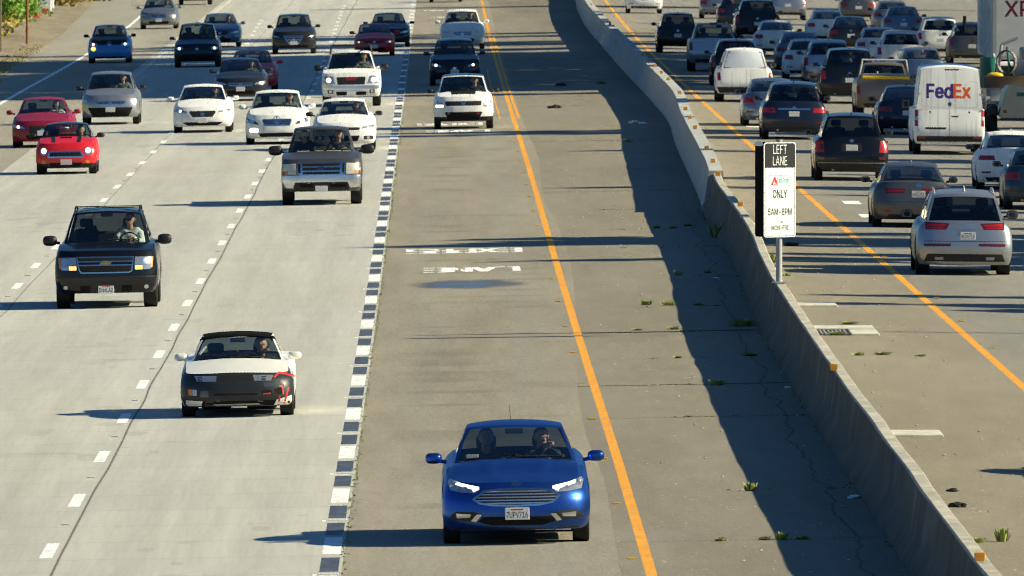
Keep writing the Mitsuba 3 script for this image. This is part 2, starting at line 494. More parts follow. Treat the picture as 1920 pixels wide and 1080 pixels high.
for py in (1052, 948, 863, 788, 722, 663, 613, 566, 524, 490, 423, 396, 369, 346, 324, 302, 284, 267):
    y = at(1000, py)[1]
    put('yellow_marker', mikit.ply(dots(y, float(YELLOW(y)) - .19, .11, .1, .02), 'marker_yellow'), 'asphalt_lane')
ys = np.arange(at(0, 240)[1], FAR, 12.)
put('edge_line', mikit.ply(sheet(lambda y: LLINE(y) - .08, lambda y: LLINE(y) + .08, .005, 2, ys), 'paint_white', smooth=True), 'auxiliary_lane')
ys = np.arange(at(0, 150)[1], FAR, 12.)
put('lane_line', mikit.ply(sheet(lambda y: AUX(y) + .25, lambda y: AUX(y) + .42, .005, 2, ys), 'slab_pale', smooth=True), 'concrete_lanes')
put('yellow_line', mikit.ply(sheet(lambda y: RYEL(y) - .075, lambda y: RYEL(y) + .075, .006, 2), 'paint_yellow', smooth=True), 'right_roadway')
for px, py in ((1860, 653), (1802, 603), (1756, 560), (1702, 518), (1658, 482), (1490, 372)):
    w = at(px, py)
    put('amber_marker', mikit.ply(dots(w[1], w[0], .12, .1, .02), 'marker_amber'), 'right_roadway')
for px, py, w in ((1597, 380, .42), (1630, 405, .45), (1420, 237, .7), (1445, 250, .3)):
    p = at(px, py)
    put('worn_dash', mikit.ply(strip(const(p[0]), p[1] - 1.6, p[1] + 1.6, w, .005), 'paint_white'), 'right_roadway')

# stencilled lettering on the express lane, written for drivers who come towards the camera
def stencil(ch):
    L = lambda *p: sg.LineString(p)
    B = {'L': [L((0, 1), (0, 0)), L((0, 0), (1, 0))], 'A': [L((0, 0), (.5, 1)), L((.5, 1), (1, 0)), L((.2, .3), (.8, .3))], 'N': [L((0, 0), (0, 1)), L((0, 1), (1, 0)), L((1, 0), (1, 1))],
         'E': [L((0, 0), (0, 1)), L((0, 0), (1, 0)), L((0, .5), (1, .5)), L((0, 1), (1, 1))], 'X': [L((0, 0), (1, 1)), L((0, 1), (1, 0))], 'P': [L((0, 0), (0, 1)), L((0, 1), (.9, 1), (1, .85), (1, .6), (.9, .48), (0, .48))],
         'R': [L((0, 0), (0, 1)), L((0, 1), (.9, 1), (1, .85), (1, .6), (.9, .48), (0, .48)), L((.45, .48), (1, 0))], 'S': [L((1, 1), (0, 1), (0, .5), (1, .5), (1, 0), (0, 0))]}[ch]
    W, H = .23, 3.1
    parts = []
    for l in B:
        l = sa.scale(l, W, H, origin=(0, 0))
        c = np.array(l.coords)
        for a, b in zip(c[:-1], c[1:]):
            hx, hy = (.0, .18) if abs(a[1] - b[1]) < .3 else (.05, .0)
            if abs(a[0] - b[0]) > .05 and abs(a[1] - b[1]) >= .3:
                hx = .055
            parts.append(P_((a[0] - hx, a[1] - hy), (a[0] + hx, a[1] + hy), (b[0] + hx, b[1] + hy), (b[0] - hx, b[1] - hy)) if hy == 0 else sg.box(min(a[0], b[0]) - .05, a[1] - hy, max(a[0], b[0]) + .05, a[1] + hy))
    u = unary_union(parts)
    return u.difference(sg.box(W * .46, -1, W * .60, 4)) if ch not in 'AX' else u


def road_word(name, word, px0, px1, py):
    a, b = at(px0, py), at(px1, py)
    n = len(word)
    step = (b[0] - a[0]) / n
    for i, ch in enumerate(word):
        v, f = tri_poly(stencil(ch), .6)
        x = b[0] - i * step - .06 - v[:, 0] / .23 * (step - .12)
        y = a[1] + 1.4 - v[:, 1]
        put(name + '_letter', mikit.ply((np.column_stack([x, y, g(x) + .006]), f), 'paint_white'), 'asphalt_lane')


road_word('express', 'EXPRS', 763, 978, 472)
road_word('lane', 'LANE', 796, 974, 507)
road_word('express', 'EXPRS', 782, 905, 234)
road_word('lane', 'LANE', 800, 918, 247)
road_word('express', 'EXPRS', 795, 880, 20)
road_word('lane', 'LANE', 808, 882, 33)

# median barrier: an old stained length with a sloped face near the camera, a newer one with a wide top beyond
YT = at(1378, 395)[1]
H_B = .9


def barrier(ys, prof, wob=0.):
    out = []
    for y in ys:
        x0 = float(BASE(y))
        d = (meshkit.noise(np.array([[y * .12, 0, 5.]]))[0] - .5) * wob
        out.append([(x0 + a + d * (b > .3), y, float(g(x0)) + b + (b > .8) * (meshkit.noise(np.array([[y * .35, 3., 1.]]))[0] - .5) * .02) for a, b in prof])
    return surf(out)


OLD = [(0, -.1), (0, .07), (.16, .32), (.20, .60), (.235, .88), (.255, H_B), (.40, H_B), (.42, .88), (.455, .6), (.49, .32), (.66, .07), (.66, -.1)]
NEW = [(0, -.1), (0, .12), (.09, .30), (.13, .6), (.15, .94), (.16, H_B + .06), (.48, H_B + .06), (.49, .94), (.51, .6), (.55, .3), (.64, .12), (.64, -.1)]
bk = thing('median_barrier', 'long grey concrete median barrier winding between the two carriageways', 'barrier')
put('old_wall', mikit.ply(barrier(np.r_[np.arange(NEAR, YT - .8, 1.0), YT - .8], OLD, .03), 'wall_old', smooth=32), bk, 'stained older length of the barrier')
put('new_wall', mikit.ply(barrier(np.r_[np.arange(YT, FAR, 4.0), FAR], NEW, .0), 'wall_new', smooth=32), bk, 'clean newer length of the barrier with a wide top')
put('end_block', mikit.ply(join(surf([[(float(BASE(YT)) + a - .02, YT - .8 + q, float(g(XC)) + b + .012) for a, b in NEW] for q in (0, .8)]),
                               (np.array([(float(BASE(YT)) + a - .02, YT - .8, float(g(XC)) + b + .012) for a, b in NEW]), np.array([(0, i, i + 1) for i in range(1, 11)]))), 'wall_new', smooth=30), bk)
for py in (412, 352, 326, 301, 260, 241, 224, 193, 167, 154, 141, 130, 120, 60, 22):
    y = at(1300, py + 58 * (py + 300) / 700)[1]
    x = float(BASE(y)) + .32
    put('reflector', mikit.ply(moved(rbox(-.06, .06, -.05, .05, 0, .1, .012), (x, y, float(g(x)) + H_B + .058)), 'marker_amber'), bk)
for px, py in ((1564, 688), (1838, 1044)):
    y = 28000 * (CAMZ - .95) / (py + 300.)
    x = (px - 830) * y / 28000
    put('reflector', mikit.ply(moved(join(rbox(-.06, .06, -.02, .02, 0.025, .10, .008), box(-.05, .05, -.03, .03, 0, .03)), (x, y, float(g(x)) + H_B)), 'marker_amber'), bk)

# drains beside the barrier
for px0, px1, py, h, grate in ((1522, 1636, 621, 14, True), (1494, 1566, 572, 5, False), (1664, 1762, 814, 8, False), (1400, 1426, 422, 4, False)):
    a, b = at(px0, py + h / 2), at(px1, py - h / 2)
    k = thing('drain_inlet', ('pale concrete drain inlet with a black grate beside the barrier' if grate else {572: 'narrow pale concrete drain strip just beyond the grated drain', 814: 'pale concrete drain strip nearest the camera beside the barrier', 422: 'small pale concrete drain strip behind the lane sign'}[py]), 'drain')
    x0, x1, y0, y1 = a[0], b[0], a[1], b[1]
    z = float(g((x0 + x1) / 2))
    ps = rbox(x0, x1, y0, y1, z - .1, z + .03, .02)
    if grate:
        put('slab', mikit.ply(join(rbox(x0 + (x1 - x0) * .58, x1, y0, y1, z - .1, z + .035, .02), rbox(x0, x1, y0 + (y1 - y0) * .66, y1, z - .1, z + .034, .02)), 'slab_pale', smooth=30), k)
        xm = x0 + (x1 - x0) * .56
        put('pit', mikit.ply(box(x0, xm, y0, y0 + (y1 - y0) * .65, z - .1, z + .008), 'joint_dark'), k)
        for q in range(9):
            xx = x0 + .05 + (xm - x0 - .1) * q / 8
            put('grate_bar', mikit.ply(box(xx - .015, xx + .015, y0 + .05, y0 + (y1 - y0) * .62, z, z + .028), 'galvanised'), k)
    else:
        put('slab', mikit.ply(ps, 'slab_pale', smooth=30), k)


# weeds: single tufts that can be told apart, and the thin growth in the joints as one mass
def tuft(r, h, n, rng):
    v, f = [], []
    for i in range(n):
        a, q = rng.uniform(0, 2 * np.pi), rng.uniform(.1, 1)
        b = np.array([math.cos(a) * r * q * .6, math.sin(a) * r * q * .6, 0])
        t = np.array([math.cos(a) * r * q, math.sin(a) * r * q, h * rng.uniform(.4, 1)])
        s = np.array([-math.sin(a), math.cos(a), 0]) * rng.uniform(.006, .015)
        m = (b * .35 + t * .65) * [1, 1, 1.12]
        k = len(v)
        v += [b - s, b + s, m + s * 1.3, m - s * 1.3, t]
        f += [[k, k + 1, k + 2], [k, k + 2, k + 3], [k + 3, k + 2, k + 4]]
    return np.array(v), np.array(f)


WEED = {(1212, 572): (.16, .1), (1255, 573): (.22, .1), (1310, 573): (.15, .06), (1392, 612): (.40, .17), (1262, 618): (.16, .07), (1195, 620): (.13, .05), (1270, 672): (.12, .05), (1405, 667): (.22, .07),
        (1345, 722): (.22, .10), (1272, 516): (.13, .11), (1328, 512): (.12, .07), (1342, 445): (.26, .36), (1231, 428): (.12, .08), (1262, 428): (.14, .07), (1290, 424): (.2, .08), (1407, 921): (.11, .14),
        (1350, 1015): (.10, .06), (1433, 1013): (.10, .06), (1465, 1013): (.12, .12), (1505, 1012): (.13, .06), (1880, 1015): (.13, .2), (1835, 1017): (.14, .07), (1610, 666): (.16, .06), (1655, 665): (.2, .06), (1725, 668): (.15, .04),
        (1128, 157): (.3, .12), (1178, 266): (.2, .1), (1447, 492): (.2, .2), (1475, 517): (.12, .06), (1570, 628): (.3, .07), (1590, 608): (.25, .06)}
WNAME = {(1392, 612): 'wide dark weed tuft in the barrier shadow level with the grated drain', (1342, 445): 'tall green weed at the bend of the barrier left of the lane sign', (1880, 1015): 'spiky pale weed on the right shoulder near the bottom right corner',
         (1272, 516): 'upright weed in the barrier shadow left of the sign post', (1447, 492): 'weed tuft behind the barrier just left of the sign post', (1128, 157): 'farthest green weed tuft in the barrier shadow', (1255, 573): 'widest sunlit weed tuft on the median shoulder',
         (1345, 722): 'weed tuft cut by the edge of the barrier shadow in the middle of the shoulder', (1407, 921): 'lone upright weed at the edge of the barrier shadow near the bottom', (1570, 628): 'weeds growing over the grate of the drain', (1835, 1017): 'low weed tuft against the barrier at the bottom right'}
for i, ((px, py), (r, h)) in enumerate(WEED.items()):
    p = at(px, py)
    put('weed_tuft', mikit.ply(moved(tuft(r, h, 30 + int(240 * r), np.random.default_rng(i)), (p[0], p[1], float(g(p[0])))), 'weed_leaf'),
        label=WNAME.get((px, py), 'small weed tuft in a joint of the sunlit median shoulder' if px < 1500 else 'small weed tuft on the right shoulder near the grated drain'), cat='weed', group=None if (px, py) in WNAME else 'small weed tufts in the median shoulder joints' if px < 1500 else 'small weed tufts on the right shoulder')
jw, rng = [], np.random.default_rng(3)
for j in JOINTS[1:26]:
    lo, hi = float(MED(j)) + .5, float(BASE(j)) - .1
    for c in range(6):
        x = rng.uniform(lo + (hi - lo) * .25, hi)
        for q in range(rng.integers(1, 6)):
            xx = min(x + rng.normal(0, .14), hi)
            jw.append(moved(tuft(rng.uniform(.02, .05), rng.uniform(.01, .03), 6, rng), (xx, j + rng.normal(0, .03), float(g(xx)))))
for q in range(700):
    y = NEAR + 30 + 330 * rng.random() ** 1.4
    x = float(SEAM(y)) + rng.normal(.01, .025)
    jw.append(moved(tuft(.03, .018, 4, rng), (x, y, float(g(x)))))
for q in range(260):
    y = NEAR + 30 + 300 * rng.random()
    s = rng.random() < .5
    x = float(BASE(y)) - abs(rng.normal(0, .06)) if s else float(BASE(y)) + .68 + abs(rng.normal(0, .05))
    jw.append(moved(tuft(.04, .03, 5, rng), (x, y, float(g(x)))))
put('joint_weeds', mikit.ply(join(*jw), 'weed_leaf'), label='thin weeds growing along the joints of the pavement', kind='stuff')
# grit and scraps on the shoulders
gr = []
for q in range(420):
    y = NEAR + 35 + 260 * rng.random() ** 1.3
    x = rng.uniform(2.9, 6.0) if rng.random() < .45 else rng.uniform(6.9, 9.2)
    r = rng.uniform(.006, .02)
    gr.append((_ICO[:12] * r * [1.3, 1.3, .8] + [x, y, float(g(x)) + r * .3], trimesh.creation.icosahedron().faces))
ico = trimesh.creation.icosahedron()
gr = [(ico.vertices * (r := rng.uniform(.006, .022)) * [1.3, 1.3, .8] + m[0].mean(0), np.asarray(ico.faces)) for m in gr]
put('road_grit', mikit.ply(join(*gr), 'slab_pale'), label='pale grit and small stones scattered over the shoulders', kind='stuff')
LITTER = [((1603, 935), 'crumpled clear plastic scrap in the barrier shadow near the bottom', 'chrome', .10), ((1344, 523), 'white paper scrap in the barrier shadow before the lane sign', 'paper', .07), ((1484, 461), 'dark tyre scrap on the right shoulder beside the sign post', 'rubber', .16),
          ((1478, 728), 'pale scrap at the foot of the barrier', 'paper', .06), ((1188, 231), 'bluish scrap on the far shoulder in the barrier shadow', 'paper', .18), ((1206, 233), 'second bluish scrap on the far shoulder in the barrier shadow', 'paper', .14),
          ((1040, 203), 'dark scrap on the far median shoulder', 'rubber', .22), ((1052, 161), 'dark debris on the far median shoulder beyond the other', 'rubber', .22), ((1786, 921), 'small dark scrap on the right shoulder near the bottom', 'rubber', .08), ((1795, 950), 'thin dark stick on the right shoulder near the bottom', 'rubber', .12)]
for i, ((px, py), lab, m, r) in enumerate(LITTER):
    p = at(px, py)
    q = trimesh.creation.icosphere(subdivisions=2)
    nz = meshkit.fbm(q.vertices * 2.3 + i * 5, 3)
    v = q.vertices * (.5 + nz[:, None]) * r * [1, .8, .35]
    put('litter', mikit.ply((v + [p[0], p[1], float(g(p[0])) + r * .15], np.asarray(q.faces)), m, smooth=False), label=lab, cat='litter')

# ------------------------------------------------------------------ lane sign on the barrier
sk = thing('lane_sign', 'tall white lane sign on a grey post on top of the barrier', 'sign')
SD = 28000 * (CAMZ - H_B) / (531 + 300.)
sx = (1461 - 830) * SD / 28000
sz = float(g(sx)) + H_B
PXM = 28000 / SD
put('post', mikit.ply(bar((sx, SD, sz), (sx, SD, sz + 2.6), .058, 14), 'galvanised', smooth=40), sk)
put('base_plate', mikit.ply(moved(rbox(-.13, .13, -.1, .1, 0, .03, .008), (sx, SD, sz)), 'galvanised', smooth=30), sk)
ZB, ZT = (531 - 444) / PXM, (531 - 266) / PXM
SW = 70 / PXM
al = math.radians(30)
SM = T4().translate([sx + .01, SD - .13, sz]).rotate([0, 0, 1], math.degrees(al))


def sflat(poly, y, th, res=0):
    return plate_on(poly, lambda x, z: np.full(len(x), y), 0, th, res)


board = rect(-SW / 2, SW / 2, ZB, ZT, .05)
put('panel', mikit.ply(sflat(board, 0, .012), 'sign_white'), sk, to_world=SM)
rim = rect(-SW / 2 + .018, SW / 2 - .018, ZB + .018, ZT - .018, .04)
put('border', mikit.ply(sflat(rim.difference(rim.buffer(-.009)), -.003, .001), 'sign_black'), sk, to_world=SM)
HZ = ZT - (ZT - ZB) * .268
put('black_field', mikit.ply(sflat(rim.intersection(sg.box(-1, HZ, 1, 9)), -.0035, .001), 'sign_black'), sk, to_world=SM)


def lettering(text, h, x, z, y, bold=True, wide=None, depth=.002):
    m = meshkit.text_mesh(text, h, depth, bold)
    v = m.vertices.copy()
    w = v[:, 0].max() - v[:, 0].min()
    v[:, 0] = (v[:, 0] - v[:, 0].min() - w / 2) * ((wide / w) if wide else 1) + x
    return np.column_stack([v[:, 0], y - v[:, 2], v[:, 1] + z]), np.asarray(m.faces)


zz = lambda f: ZT - (ZT - ZB) * f
for tx_, tf_, tw_ in (('LEFT', .122, .29), ('LANE', .242, .30)):
    put('lettering', mikit.ply(lettering(tx_, .165, 0, zz(tf_), -.005, False, tw_), 'sign_white'), sk)
for tx_, th_, tf_, tw_ in (('ONLY', .14, .585, .30), ('5AM-8PM', .115, .765, .50), ('MON-FRI', .085, .925, .36)):
    put('lettering', mikit.ply(lettering(tx_, th_, 0, zz(tf_), -.004, True, tw_), 'sign_black'), sk)
lg = rect(-.22, .22, zz(.455), zz(.345), .01)
put('toll_logo', mikit.ply(sflat(lg.difference(lg.buffer(-.008)), -.003, .001), 'sign_teal'), sk)
put('toll_logo', mikit.ply(join(sflat(P_((-.19, zz(.45)), (-.12, zz(.362)), (-.10, zz(.362)), (-.045, zz(.435)), (-.10, zz(.435)), (-.115, zz(.40)), (-.15, zz(.45))), -.004, .001), sflat(rect(-.13, -.05, zz(.452), zz(.442)), -.004, .001)), 'sign_red'), sk)
put('toll_logo', mikit.ply(lettering('FasTrak', .085, .065, zz(.425), -.004, True, .25), 'sign_teal'), sk)
for k in list(scene):
    if k.startswith(sk + '__lettering') or k.startswith(sk + '__toll_logo'):
        scene[k]['to_world'] = SM
SB = T4().translate([sx - .05, SD + .12, sz + .01]).rotate([0, 0, 1], -14)
put('rear_panel', mikit.ply(sflat(rect(-SW / 2, SW / 2, ZB, ZT, .05), 0, .012), 'black_matte'), sk, 'dark back of the second panel', to_world=T4().translate([sx - .095, SD + .16, sz]).rotate([0, 0, 1], -6))
put('rear_panel_edge', mikit.ply(sflat(rect(-SW / 2 - .004, -SW / 2 + .14, ZT - .075, ZT + .01, .03), -.004, .004), 'sign_white'), sk, to_world=T4().translate([sx - .095, SD + .16, sz]).rotate([0, 0, 1], -6))
put('bracket', mikit.ply(join(*[box(sx - .06, sx + .06, SD - .12, SD + .15, sz + q, sz + q + .04) for q in (ZB + .25, ZT - .3)]), 'galvanised'), sk)

# ------------------------------------------------------------------ the verge on the far left
vy = np.arange(380, FAR, 6.0)
vx = np.linspace(0, 1, 26)


def verge_h(o):
    return np.interp(o, [0, 1.2, 3.4, 6, 9, 14, 30, 60], [0, .02, .12, .45, 1.5, 3.6, 8, 10])


XE = LEFT(vy)
OFF = np.r_[np.linspace(0, 3.4, 8), np.linspace(4, 14, 14), 22, 40, 90]
V = np.array([[(xe - o, y, float(g(xe)) + verge_h(o) + (meshkit.fbm(np.array([[o * .6, y * .15, 1.]]))[0] - .5) * min(o, 4) * .16) for o in OFF] for xe, y in zip(XE, vy)])
put('dirt_shoulder', mikit.ply(surf(V[:, :9]), 'dirt', smooth=True), kind='structure')
put('grass_bank', mikit.ply(surf(V[:, 8:]), 'verge', smooth=True), kind='structure')


def vat(px, py):
    """The point of the verge seen at a pixel (bisection on the distance)."""
    d = FWD + RIGHT * (px - 960) / FOC - UP * (py - 540) / FOC
    for s in np.arange(430, 1100, 1.0):
        p = EYE + d * (s / d[1])
        o = float(LEFT(np.array([p[1]]))[0]) - p[0]
        z = float(g(float(LEFT(np.array([p[1]]))[0]))) + (verge_h(o) if o > 0 else 0)
        if p[2] <= z:
            return np.array([p[0], p[1], z])
    return p


def leaf_cloud(n, ext, size, rng, flat=.6):
    c = rng.normal(0, .42, (n, 3)) * ext
    a, b = rng.normal(size=(n, 3)), rng.normal(size=(n, 3))
    a /= np.linalg.norm(a, axis=1, keepdims=True)
    b -= a * (a * b).sum(1, keepdims=True); b /= np.linalg.norm(b, axis=1, keepdims=True)
    s = rng.uniform(.5, 1.2, (n, 1)) * size
    v = np.stack([c - a * s, c + b * s * flat, c + a * s, c - b * s * flat], 1).reshape(-1, 3)
    k = np.arange(n) * 4
    return v, np.vstack([np.stack([k, k + 1, k + 2], 1), np.stack([k, k + 2, k + 3], 1)])


prin('leaf_bright', proc(lambda p, n, uv: mix((.11, .27, .02), (.24, .38, .05), noise(p.x * 2, p.y, p.z * 2))), .6)
prin('leaf_dry', proc(lambda p, n, uv: mix((.42, .29, .04), (.52, .43, .09), noise(p.x * 2, p.y, p.z * 2))), .8)
gt, rng = [], np.random.default_rng(11)
dry = []
for i in range(2600):
    y = rng.uniform(470, 1000)
    near = i % 4 == 0
    o = rng.uniform(-.2, .9) if near and y < 680 else rng.uniform(2.4, 5.0) if i % 4 == 1 else rng.uniform(4.2, 15)
    x = float(LEFT(np.array([y]))[0]) - o
    hs = .05 if near and o < 1 else .14
    yellow = o < 5 or (y > 690 and o < 9) or rng.random() < .25
    (dry if yellow else gt).append(moved(leaf_cloud(4, (.3, .5, hs * 1.3), hs, rng), (x, y, float(g(x + o)) + float(verge_h(max(o, 0))) + hs * .8)))
put('bank_grass', mikit.ply(join(*gt), 'leaf_bright'), label='bright green grass and ivy covering the left bank', kind='stuff')
put('dry_grass', mikit.ply(join(*dry), 'leaf_dry'), label='dry yellow grass along the foot of the left bank', kind='stuff')
for i, (px, py, s, m, lab) in enumerate(((20, 8, 1.5, 'leaf', 'dark shrub at the top of the grassy left bank'), (55, 4, 1.3, 'leaf', 'dark shrub behind the orange post on the left bank'), (22, 40, 1.5, 'leaf_bright', 'bright green shrub in the middle of the left bank'),
                                        (44, 30, 1.2, 'leaf_bright', 'bright green shrub right beside the orange post'), (146, 4, 1.8, 'leaf_dry', 'yellow dry shrub beside the far left shoulder'), (118, 12, 1.4, 'leaf_dry', 'yellow dry shrub behind the orange drums'), (176, 2, .8, 'leaf', 'low dark shrub where the left shoulder leaves the picture'))):
    p = vat(px, py)
    k = thing('shrub', lab, 'shrub')
    rr = np.random.default_rng(40 + i)
    put('foliage', mikit.ply(moved(leaf_cloud(500, (s, s, s * .7), .16, rr), p + [0, 0, s * .5]), m), k)
    put('stem', mikit.ply(join(*[bar(p, p + [rr.normal(0, .5) * s, rr.normal(0, .5) * s, s * .8], .03, 5, .012) for q in range(4)]), 'bark'), k)
p = vat(51, 84)
k = thing('marker_post', 'tall orange rusty post at the edge of the left shoulder', 'post')
put('shaft', mikit.ply(join(bar(p - [0, 0, .3], p + [0, 0, 4.6], .065, 10)), 'rust_steel', smooth=40), k)
put('collar', mikit.ply(bar(p + [0, 0, .55], p + [0, 0, .75], .085, 10), 'rust_steel', smooth=40), k)
p = vat(0, 95)
k = thing('marker_post', 'dark brown post at the left edge of the picture', 'post')
put('shaft', mikit.ply(bar(p - [0, 0, .3], p + [0, 0, 4.6], .08, 10), 'bark', smooth=40), k)
put('cap', mikit.ply(moved(rbox(-.1, .1, -.1, .1, 4.6, 4.66, .02), p), 'bark', smooth=30), k)
for px, py, s, lab in ((68, 36, .36, 'left of two orange drums lying beside the grass bank'), (84, 28, .42, 'right of two orange drums lying beside the grass bank')):
    p = vat(px, py)
    k = thing('orange_drum', lab, 'drum', None)
    prof = np.array([(0, -.5), (.30, -.5), (.36, -.42), (.36, -.2), (.33, -.18), (.33, .1), (.36, .12), (.36, .4), (.3, .5), (0, .5)]) * s * [1.15, 1.6]
    m = trimesh.creation.revolve(prof, sections=18)
    v = np.column_stack([m.vertices[:, 0], m.vertices[:, 2], m.vertices[:, 1]])
    put('barrel', mikit.ply((v + p + [0, 0, .36 * s * 1.15], np.asarray(m.faces)), 'orange_plastic', smooth=35), k)
    put('base_ring', mikit.ply(moved((lambda q: (np.column_stack([q.vertices[:, 0], q.vertices[:, 2], q.vertices[:, 1]]), np.asarray(q.faces)))(trimesh.creation.annulus(.36 * s * 1.1, .46 * s, .08)), p + [0, .75 * s, .40 * s]), 'rubber', smooth=35), k)
p = vat(80, 20)
k = thing('white_cabinet', 'white utility cabinet on the bank behind the orange drums', 'cabinet')
put('cabinet', mikit.ply(moved(rbox(-.55, .45, .5, 1.2, -.3, 1.6, .03), p), 'sign_white', smooth=30), k)
put('door', mikit.ply(moved(rbox(-.5, .4, .47, .49, .1, 1.5, .005), p), 'sign_white', smooth=30), k)
put('plinth', mikit.ply(moved(box(-.6, .5, .45, 1.25, -.4, -.02), p), 'slab_pale'), k)
p = vat(98, 16)
k = thing('marker_post', 'short white post standing beside the orange drums', 'post')
put('shaft', mikit.ply(bar(p - [0, 0, .2], p + [0, 0, 1.1], .10, 10), 'sign_white', smooth=40), k)
put('cap', mikit.ply(ball(p + [0, 0, 1.1], .1, .1, .05), 'sign_white', smooth=True), k)


# ------------------------------------------------------------------ tall trees and lamp posts right of the road; their shadows lie across the lanes
def tree_mesh(h, spread, rng, n):
    trunk = [bar((0, 0, 0), (0, 0, h * .45), .022 * h, 8, .014 * h)]
    leaves = []
    for i in range(14):
        z0 = h * rng.uniform(.25, .6)
        a = rng.uniform(0, 2 * np.pi)
        e = np.array([math.cos(a) * spread * rng.uniform(.3, .95), math.sin(a) * spread * rng.uniform(.3, .95), min(z0 + h * rng.uniform(.12, .42), h * .95)])
        trunk.append(bar((0, 0, z0), e, .008 * h, 6, .003 * h))
        s = spread * rng.uniform(.28, .5)
        leaves.append(moved(leaf_cloud(n, (s, s, s * 1.1), .34, rng), e))
    return join(*trunk), join(*leaves)


KINDS = [tuple(mikit.ply(m, b) for m, b in zip(tree_mesh(h, s, np.random.default_rng(60 + i), n), ('bark', 'leaf'))) for i, (h, s, n) in enumerate(((10, 1.7, 240), (10, 2.4, 520), (10, 1.1, 170)))]
# (row of the photograph where the shadow falls, distance right of the road centre, height, kind)
TREES = []
for py, x, h, kd in ((454, 26, 14.2, 0), (461, 30, 17.0, 2), (493, 30, 15.0, 2), (476, 34, 12.6, 0), (445, 38, 17, 2), (505, 27, 11, 0), (498, 29, 12, 2), (483, 28, 11.2, 0), (467, 31, 13, 2), (560, 28, 11.4, 2), (578, 28, 11.8, 2), (583, 29.5, 11, 0), (430, 30, 11, 2), (412, 34, 13, 2), (398, 30, 10, 0), (385, 36, 12.5, 2), (370, 33, 12.6, 2), (357, 33, 16.2, 2), (345, 36, 12, 0), (330, 34, 13, 2), (316, 36, 12.8, 2), (303, 38, 14, 0), (287, 36, 17.5, 2),
                     (272, 38, 14, 2), (255, 38, 22, 2), (249, 36, 20.5, 2), (237, 42, 14, 0), (222, 40, 15, 0), (205, 44, 14, 2), (193, 42, 15, 0), (178, 44, 26, 2),
                     (168, 32, 30, 1), (161, 36, 34, 0), (154, 30, 29, 1), (146, 36, 33, 1), (141, 30, 30, 1), (136, 37, 34, 0), (129, 32, 28, 1), (122, 36, 30, 1), (116, 32, 29, 1), (109, 38, 33, 0), (104, 34, 29, 1), (94, 36, 30, 2), (84, 46, 33, 0), (80, 44, 28, 2), (70, 48, 32, 0), (64, 46, 29, 2), (45, 54, 24, 2), (14, 56, 34, 2)):
    TREES.append((at(900, py)[1], x, h, kd))
for y, x, h, kd in TREES:
    k = thing('roadside_tree', 'tall tree right of the highway whose shadow lies across the lanes', 'tree', 'trees right of the highway')
    M = T4().translate([x, y - x * math.tan(_a) * .8, float(g(x)) - .2]).rotate([0, 0, 1], (y * 37) % 360).scale(h / 10)
    put('trunk', KINDS[kd][0], k, to_world=M)
    put('crown', KINDS[kd][1], k, to_world=M)
for py, x, h in ((627, 27.5, 14.9), (620, 33, 8)):
    y = at(900, py)[1] - x * math.tan(_a)
    k = thing('lamp_post', 'tall grey lamp post right of the highway throwing a thin shadow line', 'lamp post', 'lamp posts right of the highway')
    put('pole', mikit.ply(bar((x, y, -.4), (x, y, h), .17, 10, .12), 'galvanised', smooth=40), k)
    put('arm', mikit.ply(join(bar((x, y, h - .1), (x + 1.8, y, h + .1), .04, 8), rbox(x + 1.6, x + 2.3, y - .12, y + .12, h + .05, h + .2, .04)), 'galvanised', smooth=40), k)
# ------------------------------------------------------------------ people (built once, seated, used again in other clothes)
def hull_chain(pairs):
    parts = []
    for a, ra, b, rb in pairs:
        pts = np.vstack([_ICO2.vertices * ra + a, _ICO2.vertices * rb + b])
        parts.append(m3.Manifold.hull_points(pts))
    return m3.Manifold.batch_boolean(parts, m3.OpType.Add)


def smooth_m(m, edge, it=8):
    m = m.refine_to_length(edge)
    q = m.to_mesh()
    t = trimesh.Trimesh(q.vert_properties[:, :3], q.tri_verts, process=True)
    trimesh.smoothing.filter_taubin(t, iterations=it)
    return np.asarray(t.vertices), np.asarray(t.faces)


